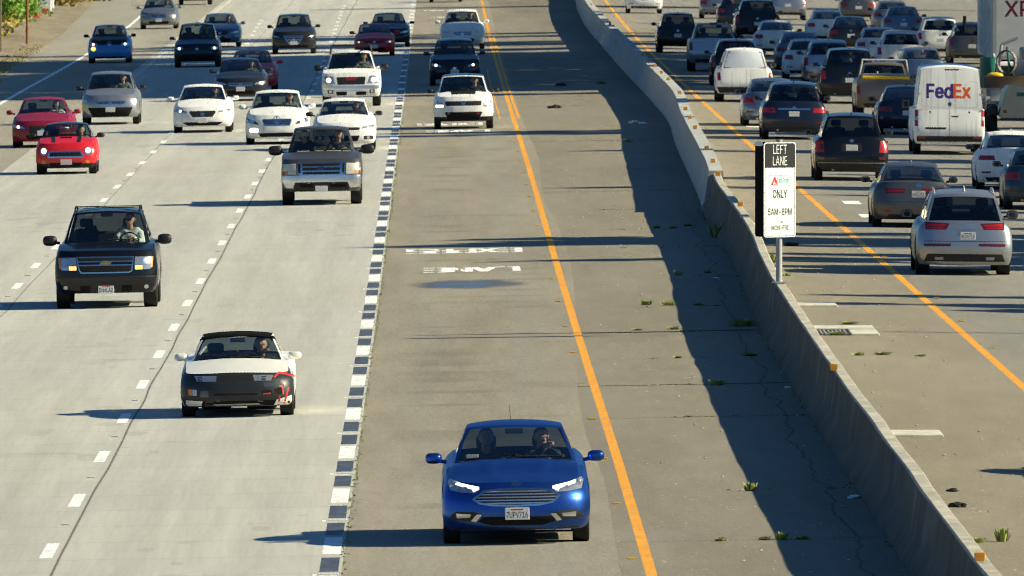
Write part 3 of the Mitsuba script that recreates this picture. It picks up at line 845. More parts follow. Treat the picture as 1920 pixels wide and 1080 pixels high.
def make_person(pose):
    """Seated facing -y, hips at the origin; pose: where each hand goes."""
    A = np.array
    sh, el, hands = {}, {}, pose
    bones = [((0, .0, .08), .15, (0, .04, .34), .15), ((0, .04, .34), .14, (-.13, .05, .47), .075), ((0, .04, .34), .14, (.13, .05, .47), .075), ((0, .05, .47), .07, (0, .03, .60), .056),
             ((-.10, 0, .04), .10, (-.12, -.40, .08), .075), ((.10, 0, .04), .10, (.12, -.40, .08), .075)]
    arms = []
    for s in (-1, 1):
        S = A((s * .19, .05, .44)); H = A(hands[s]); M = (S + H) / 2
        E = M + A((s * .10, .06, -.13))
        arms += [(S, .062, E, .047), (E, .046, H, .033)]
    head = [((0, .02, .70), .088, (0, .035, .735), .092), ((0, -.01, .655), .062, (0, .01, .69), .078), ((0, -.075, .69), .012, (0, -.092, .672), .016), ((-.085, .03, .69), .016, (-.088, .03, .715), .02), ((.085, .03, .69), .016, (.088, .03, .715), .02),
            ((-.03, -.066, .716), .018, (.03, -.066, .716), .018), ((-.02, -.07, .637), .012, (.02, -.07, .637), .012)]
    fingers = []
    for s in (-1, 1):
        H = A(hands[s]); E = [a for a in arms if np.allclose(a[2], H)][0][0]
        d = (H - E) / np.linalg.norm(H - E)
        side = np.cross(d, [0, 0, 1]); side /= np.linalg.norm(side)
        up = np.cross(side, d)
        palm = H + d * .075
        fingers += [(H, .028, palm, .034)]
        for i, (o, l) in enumerate(((-.030, .032), (-.010, .04), (.010, .043), (.030, .036))):
            k1 = palm + side * o + d * .03
            k2 = k1 + d * l * .6 - up * .022
            k3 = k2 - d * .012 - up * l * .6
            fingers += [(palm + side * o * .8, .012, k1, .0095), (k1, .0095, k2, .0088), (k2, .0088, k3, .008)]
        t1 = H + d * .03 + side * (-s) * .035
        fingers += [(H + d * .01 + side * (-s) * .02, .014, t1, .011), (t1, .011, t1 + d * .045 - side * (-s) * .01, .009)]
    body = smooth_m(hull_chain(bones + arms + head + fingers), .03, 4)
    shirt = smooth_m(hull_chain([(a, ra + .016, b, rb + .016) for a, ra, b, rb in bones[:3] + [bones[1]]] + [(a, ra + .014, b - (b - a) * (0 if i % 2 == 0 else .12), rb + .012) for i, (a, ra, b, rb) in enumerate([(A(a), ra, A(b), rb) for a, ra, b, rb in arms])] + [(A(a), ra + .012, A(b), rb + .012) for a, ra, b, rb in bones[4:6]]), .04, 6)
    hair = m3.Manifold.hull_points(np.vstack([_ICO2.vertices * A((.098, .105, .100)) + A((0, .038, .742))])).trim_by_plane([0, .8, .6], .47)
    return body, shirt, smooth_m(hair, .025, 3)


POSES = {'wheel': {-1: (-.17, -.40, .36), 1: (.17, -.40, .36)}, 'rest': {-1: (-.13, -.30, .14), 1: (.13, -.30, .14)}, 'chin': {-1: (-.03, -.17, .58), 1: (.18, -.38, .34)}}
BODY = {k: tuple(mikit.ply(m, 'skin', smooth=True) for m in make_person(p)) for k, p in POSES.items()}
SUNGL = mikit.ply(join(moved(rbox(-.065, -.008, -.012, 0, -.018, .018, .006), (0, -.083, .71)), moved(rbox(.008, .065, -.012, 0, -.018, .018, .006), (0, -.083, .71)), box(-.01, .01, -.092, -.085, .712, .718)), 'black_plastic')


def person(M, x, y, z, pose, shirt, label, turn=0, glasses=False, hair='hair_dark', skin='skin', scale=1., group=None):
    W = M.translate([x, y, z]).rotate([0, 0, 1], turn).scale(scale)
    b, s, h = BODY[pose]
    ref = lambda q, k: {**q, 'bsdf': {'type': 'ref', 'id': k}}
    k = put('person', ref(b, skin), label=label, cat='person', group=group, to_world=W)
    put('shirt', ref(s, shirt), k, to_world=W)
    put('hair', ref(h, hair), k, to_world=W)
    if glasses:
        put('sunglasses', SUNGL, k, to_world=W)


# ------------------------------------------------------------------ vehicles
BASE_SPEC = dict(kc=.26, kd=.16, kr=.10, crown=.065, croof=.055, df=.55, pf=2.6, dr=.35, pr=2.8, tyre=.215, arch=.06, belt=.055, clad=0., ms=.055, mt=.07, shoulder=.84,
                 front=[(0, .14), (.12, .05), (.35, .0), (.6, .01), (.85, .06), (1, .14)], rear=[(0, .14), (.15, .04), (.4, .0), (.7, .05), (1, .12)], privacy='glass', bed=False, mir=(.21, .14, .11))
SPECS = {
    'sedan': dict(L=4.85, W=1.85, H=1.49, zb=.19, zt=[(0, .73), (.55, .84), (1.28, .985), (2.4, .95), (3.9, 1.03), (4.7, 1.04), (4.85, .99)], yc=1.28, yr=2.12, yrr=3.25, yd=4.12, wbf=.765, wrf=.605, wrr=.58, wbr=.75, Hf=1.385, Hr=1.37, R=.335, ax=(.95, 3.8)),
    'hatch': dict(shoulder=.855, L=4.2, W=1.78, H=1.51, zb=.19, zt=[(0, .78), (.5, .88), (1.15, 1.0), (2.4, .99), (3.9, 1.06), (4.2, 1.02)], yc=1.15, yr=1.9, yrr=3.4, yd=4.0, wbf=.745, wrf=.60, wrr=.58, wbr=.73, Hf=1.40, Hr=1.40, R=.325, ax=(.85, 3.45)),
    'mini': dict(shoulder=.87, L=3.7, W=1.68, H=1.41, zb=.17, zt=[(0, .76), (.35, .86), (.95, .97), (3.5, .98), (3.7, .93)], yc=.98, yr=1.50, yrr=3.0, yd=3.5, wbf=.70, wrf=.56, wrr=.55, wbr=.69, Hf=1.32, Hr=1.29, R=.31, ax=(.68, 3.1), df=.45),
    'coupe': dict(L=4.3, W=1.79, H=1.285, zb=.17, zt=[(0, .635), (.5, .70), (1.42, .825), (2.6, .84), (3.5, .9), (4.3, .88)], yc=1.42, yr=2.12, yrr=2.75, yd=3.25, wbf=.735, wrf=.55, wrr=.55, wbr=.70, Hf=1.18, Hr=1.15, R=.315, ax=(.93, 3.4), df=.5, shoulder=.90),
    'suv': dict(L=4.65, W=1.87, H=1.70, zb=.24, zt=[(0, .88), (.5, .99), (1.15, 1.11), (2.4, 1.08), (4.4, 1.12), (4.65, 1.08)], yc=1.15, yr=1.85, yrr=4.0, yd=4.50, wbf=.78, wrf=.635, wrr=.61, wbr=.77, Hf=1.59, Hr=1.55, R=.36, ax=(.9, 3.6), dr=.3, shoulder=.85, kd=.10),
    'bigsuv': dict(L=5.13, W=2.0, H=1.90, zb=.30, zt=[(0, 1.06), (.4, 1.14), (1.3, 1.235), (2.4, 1.2), (4.9, 1.22), (5.13, 1.18)], yc=1.33, yr=2.0, yrr=4.7, yd=4.98, wbf=.845, wrf=.665, wrr=.66, wbr=.83, Hf=1.80, Hr=1.79, R=.39, ax=(.95, 3.9), df=.48, pf=3.0, dr=.2, pr=4, tyre=.27, shoulder=.92, kd=.07, crown=.05, rear_win='glass_dark'),
    'pickup': dict(L=5.8, W=2.0, H=1.89, zb=.34, zt=[(0, 1.08), (.3, 1.14), (1.35, 1.24), (3.5, 1.22), (5.7, 1.26), (5.8, 1.24)], yc=1.38, yr=2.0, yrr=3.3, yd=3.55, wbf=.84, wrf=.66, wrr=.66, wbr=.83, Hf=1.80, Hr=1.80, R=.39, ax=(.95, 4.5), df=.36, pf=3.4, dr=.12, pr=5, tyre=.27, bed=True, rear_win='glass_dark', shoulder=.945, kd=.03, crown=.05),
    'van': dict(L=6.0, W=2.02, H=2.59, zb=.32, zt=[(0, .98), (.5, 1.12), (.95, 1.3), (2.4, 1.3), (5.9, 1.3), (6.0, 1.3)], yc=.95, yr=1.9, yrr=5.72, yd=5.92, wbf=.88, wrf=.80, wrr=.81, wbr=.945, Hf=2.40, Hr=2.42, R=.35, ax=(1.0, 4.7), dr=.14, pr=5, kd=.0, kr=.0, shoulder=.985, belt=.02, croof=.09),
}
WHEELS = {}


def wheel_mesh(R, w, fine):
    key = (round(R, 3), round(w, 3), fine)
    if key not in WHEELS:
        h = w / 2
        prof = np.array([(R * .64, -h * .8), (R * .80, -h), (R * .94, -h * .97), (R * .99, -h * .8), (R, -h * .45), (R, h * .45), (R * .99, h * .8), (R * .94, h * .97), (R * .8, h), (R * .64, h * .8), (R * .62, 0), (R * .64, -h * .8)])
        m = trimesh.creation.revolve(prof, sections=28 if fine else 16)
        tyre = (np.column_stack([m.vertices[:, 2], m.vertices[:, 1], m.vertices[:, 0]]), np.asarray(m.faces))
        groove = []
        r0 = R * .64
        ps = [bar((h * .55, 0, 0), (h * .62, 0, 0), r0 * .24, 12), bar((h * .3, 0, 0), (h * .34, 0, 0), r0, 20)]
        for k in range(5 if fine else 0):
            a = k * 2 * np.pi / 5
            ps.append(bar((h * .58, r0 * .2 * math.cos(a), r0 * .2 * math.sin(a)), (h * .62, r0 * .97 * math.cos(a), r0 * .97 * math.sin(a)), r0 * .12, 6))
        rim = join(*ps)
        rim2 = (rim[0] * [-1, 1, 1], rim[1][:, ::-1])
        WHEELS[key] = (mikit.ply(tyre, 'rubber', smooth=40), mikit.ply(rim, 'alloy', smooth=30), mikit.ply(rim2, 'alloy', smooth=30))
    return WHEELS[key]


class Car:
    def __init__(self, name, label, cat, kind, px0, px1, py, col, away=False, group=None, fine=2, tyre_px=True, yaw=0., **over):
        s = {**BASE_SPEC, **({'rear_win': 'glass_dark', 'mir_mat': 'black_plastic'} if away else {'privacy': 'glass', 'rear_win': 'glass_tint'}), **SPECS[kind], **over}
        self.s, self.fine, self.col, self.away = s, fine, 'paint_' + col if 'paint_' + col in scene else col, away
        self.key = thing(name, label, cat, group)
        yv, zv = zip(*s['zt'])
        self.zt = PchipInterpolator(yv, zv)
        self.f = PchipInterpolator(*zip(*s['front'])); self.r = PchipInterpolator(*zip(*s['rear']))
        self.prof = PchipInterpolator([0, .12, .4, .64, .80, .91, 1], [.93, .975, 1, .995, .97 if s['shoulder'] < .9 else .98, .93 if s['shoulder'] < .9 else .955 if s['shoulder'] < .93 else .98, s['shoulder']])
        axy = s['ax'][1] if away else s['ax'][0]
        c = at((px0 + px1) / 2, py)
        x, D = c[0], c[1]
        sl = SL if x < XC else -SR
        self.M = T4().translate([float(x), float(D), float(g(x))]).rotate([0, 1, 0], -math.degrees(math.atan(sl))).rotate([0, 0, 1], yaw + (180 if away else 0)).translate([0, -axy, 0])
        self.pxm = FOC / D
        self.build()

    def add(self, name, mesh, bsdf, parent=None, smooth=30, label=None, **k):
        shape = mikit.ply(mesh, bsdf, smooth=smooth)
        shape.update(k)
        return put(name, shape, parent or self.key, label, to_world=self.M)

    def top(self, y, x):
        s = self.s
        w1 = s['W'] / 2 * s['shoulder']
        y = np.clip(y, 0, s['L'])
        return self.zt(y) + s['crown'] * np.interp(y / s['L'], [0, .3, .65, 1], [.8, 1, .7, .35]) * np.clip(1 - (x / w1) ** 2, 0, 1)

    def F(self, x, z):
        """The front skin: y at (x, z)."""
        s = self.s
        y = np.full(np.shape(x), .1)
        for _ in range(4):
            v = np.clip((z - s['zb']) / (self.top(y, x) - s['zb']), 0, 1)
            q = np.clip(np.abs(x) / (self.prof(v) * s['W'] / 2), 0, .995)
            y = self.f(v) + s['df'] * (1 - (1 - q ** s['pf']) ** (1 / s['pf']))
        return y

    def Rr(self, x, z):
        """The rear skin below the window."""
        s = self.s
        y = np.full(np.shape(x), s['L'] - .1)
        for _ in range(4):
            v = np.clip((z - s['zb']) / (self.top(y, x) - s['zb']), 0, 1)
            q = np.clip(np.abs(x) / (self.prof(v) * s['W'] / 2), 0, .995)
            y = s['L'] - self.r(v) - s['dr'] * (1 - (1 - q ** s['pr']) ** (1 / s['pr']))
        return y

    def wrap(self, nf, nside, nv):
        """Half outline from the middle of the nose round the side to the middle of the tail, at every height."""
        s = self.s
        v = np.linspace(0, 1, nv)
        u = np.r_[np.linspace(0, .8, nf // 2 + 1), np.sin(np.linspace(np.arcsin(.8 ** (s['pr'] / 2)), np.pi / 2, nf - nf // 2)[1:]) ** (2 / s['pr'])]
        thr = np.arcsin(u ** (s['pr'] / 2))
        th = np.linspace(0, np.pi / 2, nf)
        w = self.prof(v)[:, None] * s['W'] / 2
        xf = w * np.sin(th) ** (2 / s['pf']); yf = self.f(v)[:, None] + s['df'] * (1 - np.cos(th) ** (2 / s['pf']))
        xr = w * np.sin(thr[::-1]) ** (2 / s['pr']); yr = s['L'] - self.r(v)[:, None] - s['dr'] * (1 - np.cos(thr[::-1]) ** (2 / s['pr']))
        a, b = yf[:, -1:], yr[:, :1]
        t = np.linspace(0, 1, nside)[1:-1]
        ys = a + (b - a) * t
        X = np.hstack([xf, np.repeat(w, nside - 2, 1), xr]); Y = np.hstack([yf, ys, yr])
        Z = s['zb'] + v[:, None] * (self.top(Y, X) - s['zb'])
        return np.dstack([X, Y, Z]), nf, nf + nside - 2

    def build(self):
        s, fine = self.s, self.fine
        L, W = s['L'], s['W']
        nf, ns, nv = ((15, 56, 15), (11, 40, 11), (8, 26, 9))[2 - fine]
        G, i0, i1 = self.wrap(nf, ns, nv)
        # wheel arches: cells inside are dropped, the rim of the hole is drawn onto the circle
        Ra = s['R'] + s['arch']
        keep = np.ones((nv - 1, G.shape[1] - 1), bool)
        for ya in s['ax']:
            d = np.hypot(G[:, :, 1] - ya, G[:, :, 2] - s['R'])
            side = np.abs(G[:, :, 0]) > W * .40
            inside = (d < Ra) & side
            cell = (inside[:-1, :-1].astype(int) + inside[1:, :-1] + inside[:-1, 1:] + inside[1:, 1:])
            keep &= cell < 3
            snap = side & (np.abs(d - Ra) < .09)
            u = np.dstack([G[:, :, 1] - ya, G[:, :, 2] - s['R']]) / np.maximum(d, 1e-6)[:, :, None]
            q = np.array([ya, s['R']]) + u * Ra
            G[:, :, 1] = np.where(snap, q[:, :, 0], G[:, :, 1])
            G[:, :, 2] = np.where(snap, np.maximum(q[:, :, 1], s['zb']), G[:, :, 2])
        self.G = G

        def part(c0, c1, r0, r1):
            sub = G[r0:r1 + 1, c0:c1 + 1]
            nu, nvv = sub.shape[:2]
            f = quads(nu, nvv)
            k = keep[r0:r1, c0:c1].ravel()
            f = f[np.r_[k, k]]
            v = sub.reshape(-1, 3)
            return join((v, f), (v * [-1, 1, 1], f[:, ::-1]))
        rc = int(round(s['clad'] * (nv - 1)))
        last = G.shape[1] - 1
        B = self.col
        low = s.get('clad_mat', 'black_plastic')
        fm = s.get('front_mat', B)
        if rc:
            self.add('lower_cladding', part(0, last, 0, rc), low, smooth=True)
        self.add('front_bumper', part(0, i0 - 1, rc, nv - 1), fm, smooth=True)
        self.add('body', part(i0 - 1, i1, rc, nv - 1), B, smooth=True)
        self.add('rear_bumper', part(i1, last, rc, nv - 1), s.get('rear_mat', B), smooth=True)
        # hood
        w1 = W / 2 * s['shoulder']
        nh = (17, 13, 9)[2 - fine]
        S = np.linspace(-1, 1, 2 * nf - 1)
        th = np.linspace(-np.pi / 2, np.pi / 2, 2 * nf - 1)
        S = np.sign(th) * np.abs(np.sin(th)) ** (2 / s['pf'])
        Ex = w1 * S
        Ey = self.f(1) + s['df'] * (1 - np.abs(np.cos(th)) ** (2 / s['pf']))
        Cy = s['yc'] + s['kc'] * S ** 2
        t = np.linspace(0, 1, nh)[:, None]
        X = np.repeat(Ex[None], nh, 0); Y = Ey + (Cy - Ey) * t
        Z = self.top(Y, X)
        if 'ridge' in s:
            for xr, hr, wr in s['ridge']:
                xx = xr * (1 - .35 * (1 - t))
                Z = Z + hr * np.exp(-((np.abs(X) - xx) / wr) ** 2) * np.clip(np.minimum(t * 5, (1 - t) * 6), 0, 1)
        self.add('hood', surf(np.dstack([X, Y, Z])), s.get('hood_mat', B), smooth=True)
        wb = lambda y: np.interp(y, [s['yc'], s['yd']], [s['wbf'], s['wbr']])
        wr_ = lambda y: np.interp(y, [s['yr'], s['yrr']], [s['wrf'], s['wrr']])
        # shoulders between the side and the cabin, and the deck behind it
        ya, yb = s['yc'] + s['kc'], s['yd'] - s['kd']
        yy = np.linspace(ya - .02, yb + .02, 16)
        sh = []
        for sg_ in (-1, 1):
            q = np.linspace(0, 1, 4)
            P = np.array([[(sg_ * (w1 + (wb(y) - .015 - w1) * k), y, self.zt(y) + .012 * k) for k in q] for y in yy])
            sh.append(surf(P))
        bedk = s['bed']
        thr = th
        Sr = np.sign(th) * np.abs(np.sin(th)) ** (2 / s['pr'])
        Rx = w1 * Sr
        Ry = L - self.r(1) - s['dr'] * (1 - np.abs(np.cos(th)) ** (2 / s['pr']))
        Dy = s['yd'] - s['kd'] * Sr ** 2
        nd = 8
        t = np.linspace(0, 1, nd)[:, None]
        X = np.repeat(Rx[None], nd, 0); Y = Dy + (np.maximum(Ry, Dy + .004) - Dy) * t
        if not bedk:
            self.add('trunk_lid' if L - s['yd'] > .45 else 'tailgate_top', surf(np.dstack([X, Y, self.top(Y, X)])), s.get('deck_mat', B), smooth=True)
        else:
            y0, y1 = s['yd'] + .12, L - .16
            zi, wi = s['zb'] + .42, w1 - .10
            rails = []
            for sg_ in (-1, 1):
                P = np.array([[(sg_ * (w1 + (wi - w1) * k), y, self.zt(y) + .02 * math.sin(math.pi * k)) for k in np.linspace(0, 1, 4)] for y in np.linspace(s['yd'] - .2, L - .13, 8)])
                rails.append(surf(P))
            self.add('bed', join(*rails, box(-wi, wi, y0, y1, zi, zi + .04), box(-wi, -wi + .03, y0, y1, zi, 1.24), box(wi - .03, wi, y0, y1, zi, 1.24), box(-wi, wi, y0 - .05, y0, zi, 1.24)), B, smooth=30)
            self.add('tailgate', rbox(-w1 + .02, w1 - .02, L - .2, L - .10, zi, 1.265, .03), B)
        # cabin: curves of the windscreen, roof, rear window
        n = 21 if fine else 13
        q = np.linspace(-1, 1, n)
        Bf = np.column_stack([q * s['wbf'], s['yc'] + s['kc'] * q ** 2 + .01, self.top(s['yc'] + s['kc'] * q ** 2, q * s['wbf']) - .012])
        zr = PchipInterpolator([s['yr'], s['yr'] * .55 + s['yrr'] * .45, s['yrr']], [s['Hf'], s['H'] - s['croof'], s['Hr']])
        roof = lambda y, x: zr(np.clip(y, s['yr'], s['yrr'])) + s['croof'] * np.clip(1 - (x / wr_(y)) ** 2, 0, 1) ** .8
        Tf = np.column_stack([q * s['wrf'], s['yr'] + s['kr'] * q ** 2, roof(s['yr'] + s['kr'] * q ** 2, q * s['wrf'])])
        Br = np.column_stack([q * s['wbr'], s['yd'] - s['kd'] * q ** 2 - .01, self.top(s['yd'] - s['kd'] * q ** 2, q * s['wbr']) - .012])
        Tr = np.column_stack([q * s['wrr'], s['yrr'] - s['kr'] * q ** 2, roof(s['yrr'] - s['kr'] * q ** 2, q * s['wrr'])])

        def screen(Bc, Tc, sign, pms, pmt, pmb, bulge=.025):
            qq = np.unique(np.round(np.r_[-1, -1 + pms, np.linspace(-1 + pms, 1 - pms, n - 2), 1 - pms, 1], 6))
            tt = np.unique(np.round(np.r_[0, pmb, np.linspace(pmb, 1 - pmt, 7), 1 - pmt, 1], 6))
            bi = np.column_stack([np.interp(qq, q, Bc[:, k]) for k in range(3)]); ti = np.column_stack([np.interp(qq, q, Tc[:, k]) for k in range(3)])
            P = bi[None] * (1 - tt[:, None, None]) + ti[None] * tt[:, None, None]
            P[:, :, 1] += sign * bulge * (4 * tt * (1 - tt))[:, None]
            P[:, :, 2] += .5 * bulge * (4 * tt * (1 - tt))[:, None]
            f = quads(len(tt), len(qq))
            qc, tc = (qq[:-1] + qq[1:]) / 2, (tt[:-1] + tt[1:]) / 2
            glass = ((np.abs(qc)[None] < 1 - pms) & (tc[:, None] < 1 - pmt) & (tc[:, None] > pmb)).ravel()
            gl = np.r_[glass, glass]
            v = P.reshape(-1, 3)
            vi = v + [0, -sign * .006, 0]
            frit = v + [0, sign * .003, .001]
            return (v, f[~gl]), (vi, f[gl])
        fr, gf = screen(Bf, Tf, -1, s['ms'], s['mt'], .02)
        rr, gr_ = screen(Br, Tr, 1, s.get('rms', .09), s.get('rmt', .10), s.get('rmb', .06))
        # sides
        nt = 31
        tau = np.linspace(0, 1, nt)
        yb_ = Bf[-1, 1] + (Br[-1, 1] - Bf[-1, 1]) * tau; yt_ = Tf[-1, 1] + (Tr[-1, 1] - Tf[-1, 1]) * tau
        bx, bz = wb(yb_), self.zt(yb_) + .0
        tx, tz = wr_(yt_), zr(np.clip(yt_, s['yr'], s['yrr']))
        vv = np.array([0, .06, .25, .5, .75, .90, 1])
        P = np.dstack([bx + (tx - bx) * vv[:, None] + .02 * (4 * vv * (1 - vv))[:, None], yb_ + (yt_ - yb_) * vv[:, None], bz + (tz - bz) * vv[:, None]])
        tc, vc = (tau[:-1] + tau[1:]) / 2, (vv[:-1] + vv[1:]) / 2
        inwin = ((vc[:, None] > .06) & (vc[:, None] < .9) & (tc[None] > .05) & (tc[None] < .93))
        pillar = np.abs(tc - s.get('bp', .5)) < .02
        glass = (inwin & ~pillar[None]).ravel(); post = (inwin & pillar[None]).ravel()
        f = quads(len(vv), nt)
        v = P.reshape(-1, 3)
        two_ = lambda m: join(m, (m[0] * [-1, 1, 1], m[1][:, ::-1]))
        sides = two_((v, f[~np.r_[glass | post, glass | post]]))
        # roof
        tt = np.linspace(0, 1, 13)[:, None]
        Yr = Tf[None, :, 1] * (1 - tt) + Tr[None, :, 1] * tt
        Xr = q[None] * wr_(Yr)
        RP = np.dstack([Xr, Yr, roof(Yr, Xr)])
        rm = s.get('roof_mat', B)
        self.roof, self.zr, self.wr_, self.wb = roof, zr, wr_, wb
        self.add('roof', surf(RP), rm, smooth=True)
        self.add('pillars', join(fr, sides, *sh), s.get('pillar_mat', B), smooth=28)
        self.add('rear_frame', rr, s.get('rear_frame_mat', s.get('pillar_mat', B)), smooth=True)
        self.add('windshield', gf, s.get('wind', 'glass'), smooth=True)
        if s.get('rear_glass', True):
            self.add('rear_window', gr_, s.get('rear_win', s['privacy']), smooth=True)
        else:
            self.add('rear_door', gr_, s.get('rear_door_mat', B), smooth=True)
        fm_ = f[np.r_[glass, glass]]
        for sg_ in (1, -1):
            self.add('side_window', (v * [sg_, 1, 1] - [sg_ * .006, 0, 0], fm_ if sg_ > 0 else fm_[:, ::-1]), s['privacy'] if not s.get('side_solid') else B, smooth=True)
        self.add('window_post', two_((v, f[np.r_[post, post]])), 'black_plastic', smooth=False)
        self.Bf, self.Tf, self.Br, self.Tr = Bf, Tf, Br, Tr
        # underbody, wheel houses, wheels
        yl = [s['ax'][0] - Ra, s['ax'][0] + Ra, s['ax'][1] - Ra, s['ax'][1] + Ra]
        ww = W / 2 - s['tyre'] - .08
        ub = [rbox(-W / 2 + .12, W / 2 - .12, .32, max(yl[0], .36), s['zb'] + .02, s['zb'] + .22, .03) if yl[0] > .40 else None, box(-ww, ww, .3, L - .3, s['zb'] + .03, s['zb'] + .3), box(-W / 2 + .10, W / 2 - .10, yl[1], yl[2], s['zb'] + .02, s['zb'] + .26),
              box(-W / 2 + .14, W / 2 - .14, yl[3], L - .25, s['zb'] + .06, s['zb'] + .26) if L - .25 > yl[3] else None, box(-W / 2 + .06, W / 2 - .06, .5, L - .4, .93 * min(self.zt(.5), self.zt(L * .5)) - .10, .93 * min(self.zt(.5), self.zt(L * .5)) - .06)]
        self.add('underbody', join(*[u for u in ub if u is not None]), 'black_matte', smooth=False)
        ty, rim, rim2 = wheel_mesh(s['R'], s['tyre'], fine > 1)
        for ya in s['ax']:
            for sg_ in (-1, 1):
                MM = self.M.translate([sg_ * (W / 2 - s['tyre'] / 2 - .015), ya, s['R'] - .006])
                k = put('wheel', ty, self.key, to_world=MM)
                put('rim', rim if sg_ > 0 else rim2, k, to_world=MM)
        # mirrors
        mw, mh, md = s['mir']
        ym, zm = s['yc'] + s['kc'] + .28, float(self.zt(s['yc'] + .4)) + .07
        for sg_ in (-1, 1):
            xm = sg_ * (W / 2 + mw * .5 - s.get('mir_in', .01))
            v, f2 = _ICO2.vertices, _ICO2.faces
            e = np.sign(v) * np.abs(v) ** .7 * [mw / 2 * 1.02, md, mh / 2 * 1.02]
            stalk = bar((sg_ * (W / 2 * .93), ym + .02, zm - .05), (xm - sg_ * mw * .15, ym, zm - .03), .028, 6)
            k = self.add('side_mirror', join((e + [xm, ym, zm], np.asarray(f2)), stalk), s.get('mir_mat', B), smooth=40)
            if self.away:
                self.add('mirror_glass', (np.array([(xm - mw * .42, ym + md * .93, zm - mh * .36), (xm + mw * .42, ym + md * .93, zm - mh * .36), (xm + mw * .40, ym + md * .93, zm + mh * .36), (xm - mw * .40, ym + md * .93, zm + mh * .36)]), np.array([(0, 1, 2), (0, 2, 3)])), 'lamp_dark', k, smooth=False)
        # cabin fittings
        zf = s['zb'] + .26
        seat = s.get('seat_mat', 'seat_dark')
        yA = s['yc'] + .1
        self.add('dashboard', rbox(-s['wbf'] + .03, s['wbf'] - .03, s['yc'] + .16, s['yr'] + .02, zf, float(self.zt(s['yc'])) - .01, .05), s.get('dash_mat', 'dash'))
        self.hy = s['yr'] + (.62 if kindof(s) else .5)
        self.hz = s['H'] - s['croof'] * .4 - .10 - .84 * s.get('pscale', 1)
        for xs in ((-.36, .36) if W < 1.95 else (-.42, .42)):
            sb = [rbox(xs - .24, xs + .24, self.hy + .10, self.hy + .24, self.hz - .1, self.hz + .54, .06), rbox(xs - .24, xs + .24, self.hy - .35, self.hy + .2, self.hz - .28, self.hz - .1, .05)]
            k = self.add('seat', join(*sb), seat)
            self.add('headrest', rbox(xs - .13, xs + .13, self.hy + .13, self.hy + .23, self.hz + .57, self.hz + .74, .05), seat, k)
        yb2 = min(self.hy + 1.0, s['yd'] - .25, s['yrr'] + .1)
        if yb2 > self.hy + .45 and not s.get('no_bench'):
            self.add('rear_bench', join(rbox(-s['wrr'] - .08, s['wrr'] + .08, yb2, yb2 + .14, zf, self.hz + .46, .05), *[rbox(x - .12, x + .12, yb2 + .02, yb2 + .10, self.hz + .44, self.hz + .58, .04) for x in (-.36, .36)]), seat)
        if fine:
            xs = .36 if W < 1.95 else .42
            a = np.linspace(0, 2 * np.pi, 17)
            c = np.array([xs, self.hy - .46, self.hz + .30])
            ring = [c + [.185 * math.cos(t_), -.07 * math.sin(t_), .17 * math.sin(t_)] for t_ in a]
            self.add('steering_wheel', join(tubeline(ring, .014, 6), bar(c - [.17, 0, 0], c + [.17, 0, 0], .018, 6), bar(c, c + [0, -.22, -.06], .03, 6)), 'black_plastic')
            zm_ = float(roof(s['yr'] + .02, 0)) - .13
            self.add('rear_view_mirror', rbox(-.12, .12, s['yr'] - .06, s['yr'] - .03, zm_, zm_ + .07, .02), 'black_plastic')

    # features laid on the skin; coordinates in metres (x as the viewer sees it, z above the ground)
    def fit_px(self, cx, gy, k, depth=0.):
        """For outlines measured on an enlargement of the photograph: pixel -> metres on the near face."""
        corr = .9 * math.sin(math.atan2(CAMZ, FOC / self.pxm))
        return lambda *pts: sg.Polygon([((x - cx) / k, (gy - y) / k + corr) for x, y in pts]).buffer(0)

    def on(self, name, poly, bsdf, off=.004, thick=.02, res=.09, rear=False, parent=None, lit=None, label=None, both=False):
        if poly.is_empty or poly.area < 1e-5:
            return None
        out = None
        poly = poly.intersection(sg.box(-3, self.s['zb'] + .012, 3, 9))
        if poly.is_empty:
            return None
        for p in ([poly, flipx(poly)] if both else [poly]):
            if rear:
                m = plate_on(flipx(p), self.Rr, off, thick, res, -1)
            else:
                m = plate_on(p, self.F, off, thick, res)
            k = dict(emitter=emit(LIT[lit][0], LIT[lit][1])) if lit else {}
            out = self.add(name, m, bsdf, parent, 30 if res < .3 else False, label, **k)
            label = None
        return out

    def numberplate(self, x, z, text=None, rear=False, mat='plate_white', w=.31, h=.155):
        S = self.Rr if rear else self.F
        y = float(S(np.array([x]), np.array([z]))[0])
        y = y + .025 if rear else y - .025
        sgn = 1 if rear else -1
        m = rbox(-w / 2, w / 2, -.008, .008, -h / 2, h / 2, .006)
        k = self.add('license_plate', moved(m, (-x if rear else x, y, z)), mat, smooth=30)
        if text:
            t = meshkit.text_mesh(text, .075, .002, True)
            v = t.vertices.copy(); wd = v[:, 0].max() - v[:, 0].min()
            v[:, 0] = (v[:, 0] - v[:, 0].min() - wd / 2) * .27 / wd
            P = np.column_stack([v[:, 0] * (-1 if rear else 1), sgn * (.010 + v[:, 2]), v[:, 1] - .05])
            self.add('plate_number', moved((P, np.asarray(t.faces)), (-x if rear else x, y, z)), 'plate_ink', k, smooth=False)
            self.add('plate_script', moved(box(-.08, .08, -.001, .001, .045, .062), (-x if rear else x, y + sgn * .0105, z)), 'red_tape', k, smooth=False)

    def wipers(self):
        s = self.s
        for a, b in ((-.62, .02), (.0, .58)):
            pa = np.array([a * s['wbf'] / .75, s['yc'] + .03 + s['kc'] * (a / .75) ** 2, float(self.top(s['yc'], a)) + .02]); pb = np.array([b * s['wbf'] / .75, s['yc'] + .07, float(self.top(s['yc'], b)) + .05])
            self.add('wiper', bar(pa, pb, .012, 5), 'black_plastic')

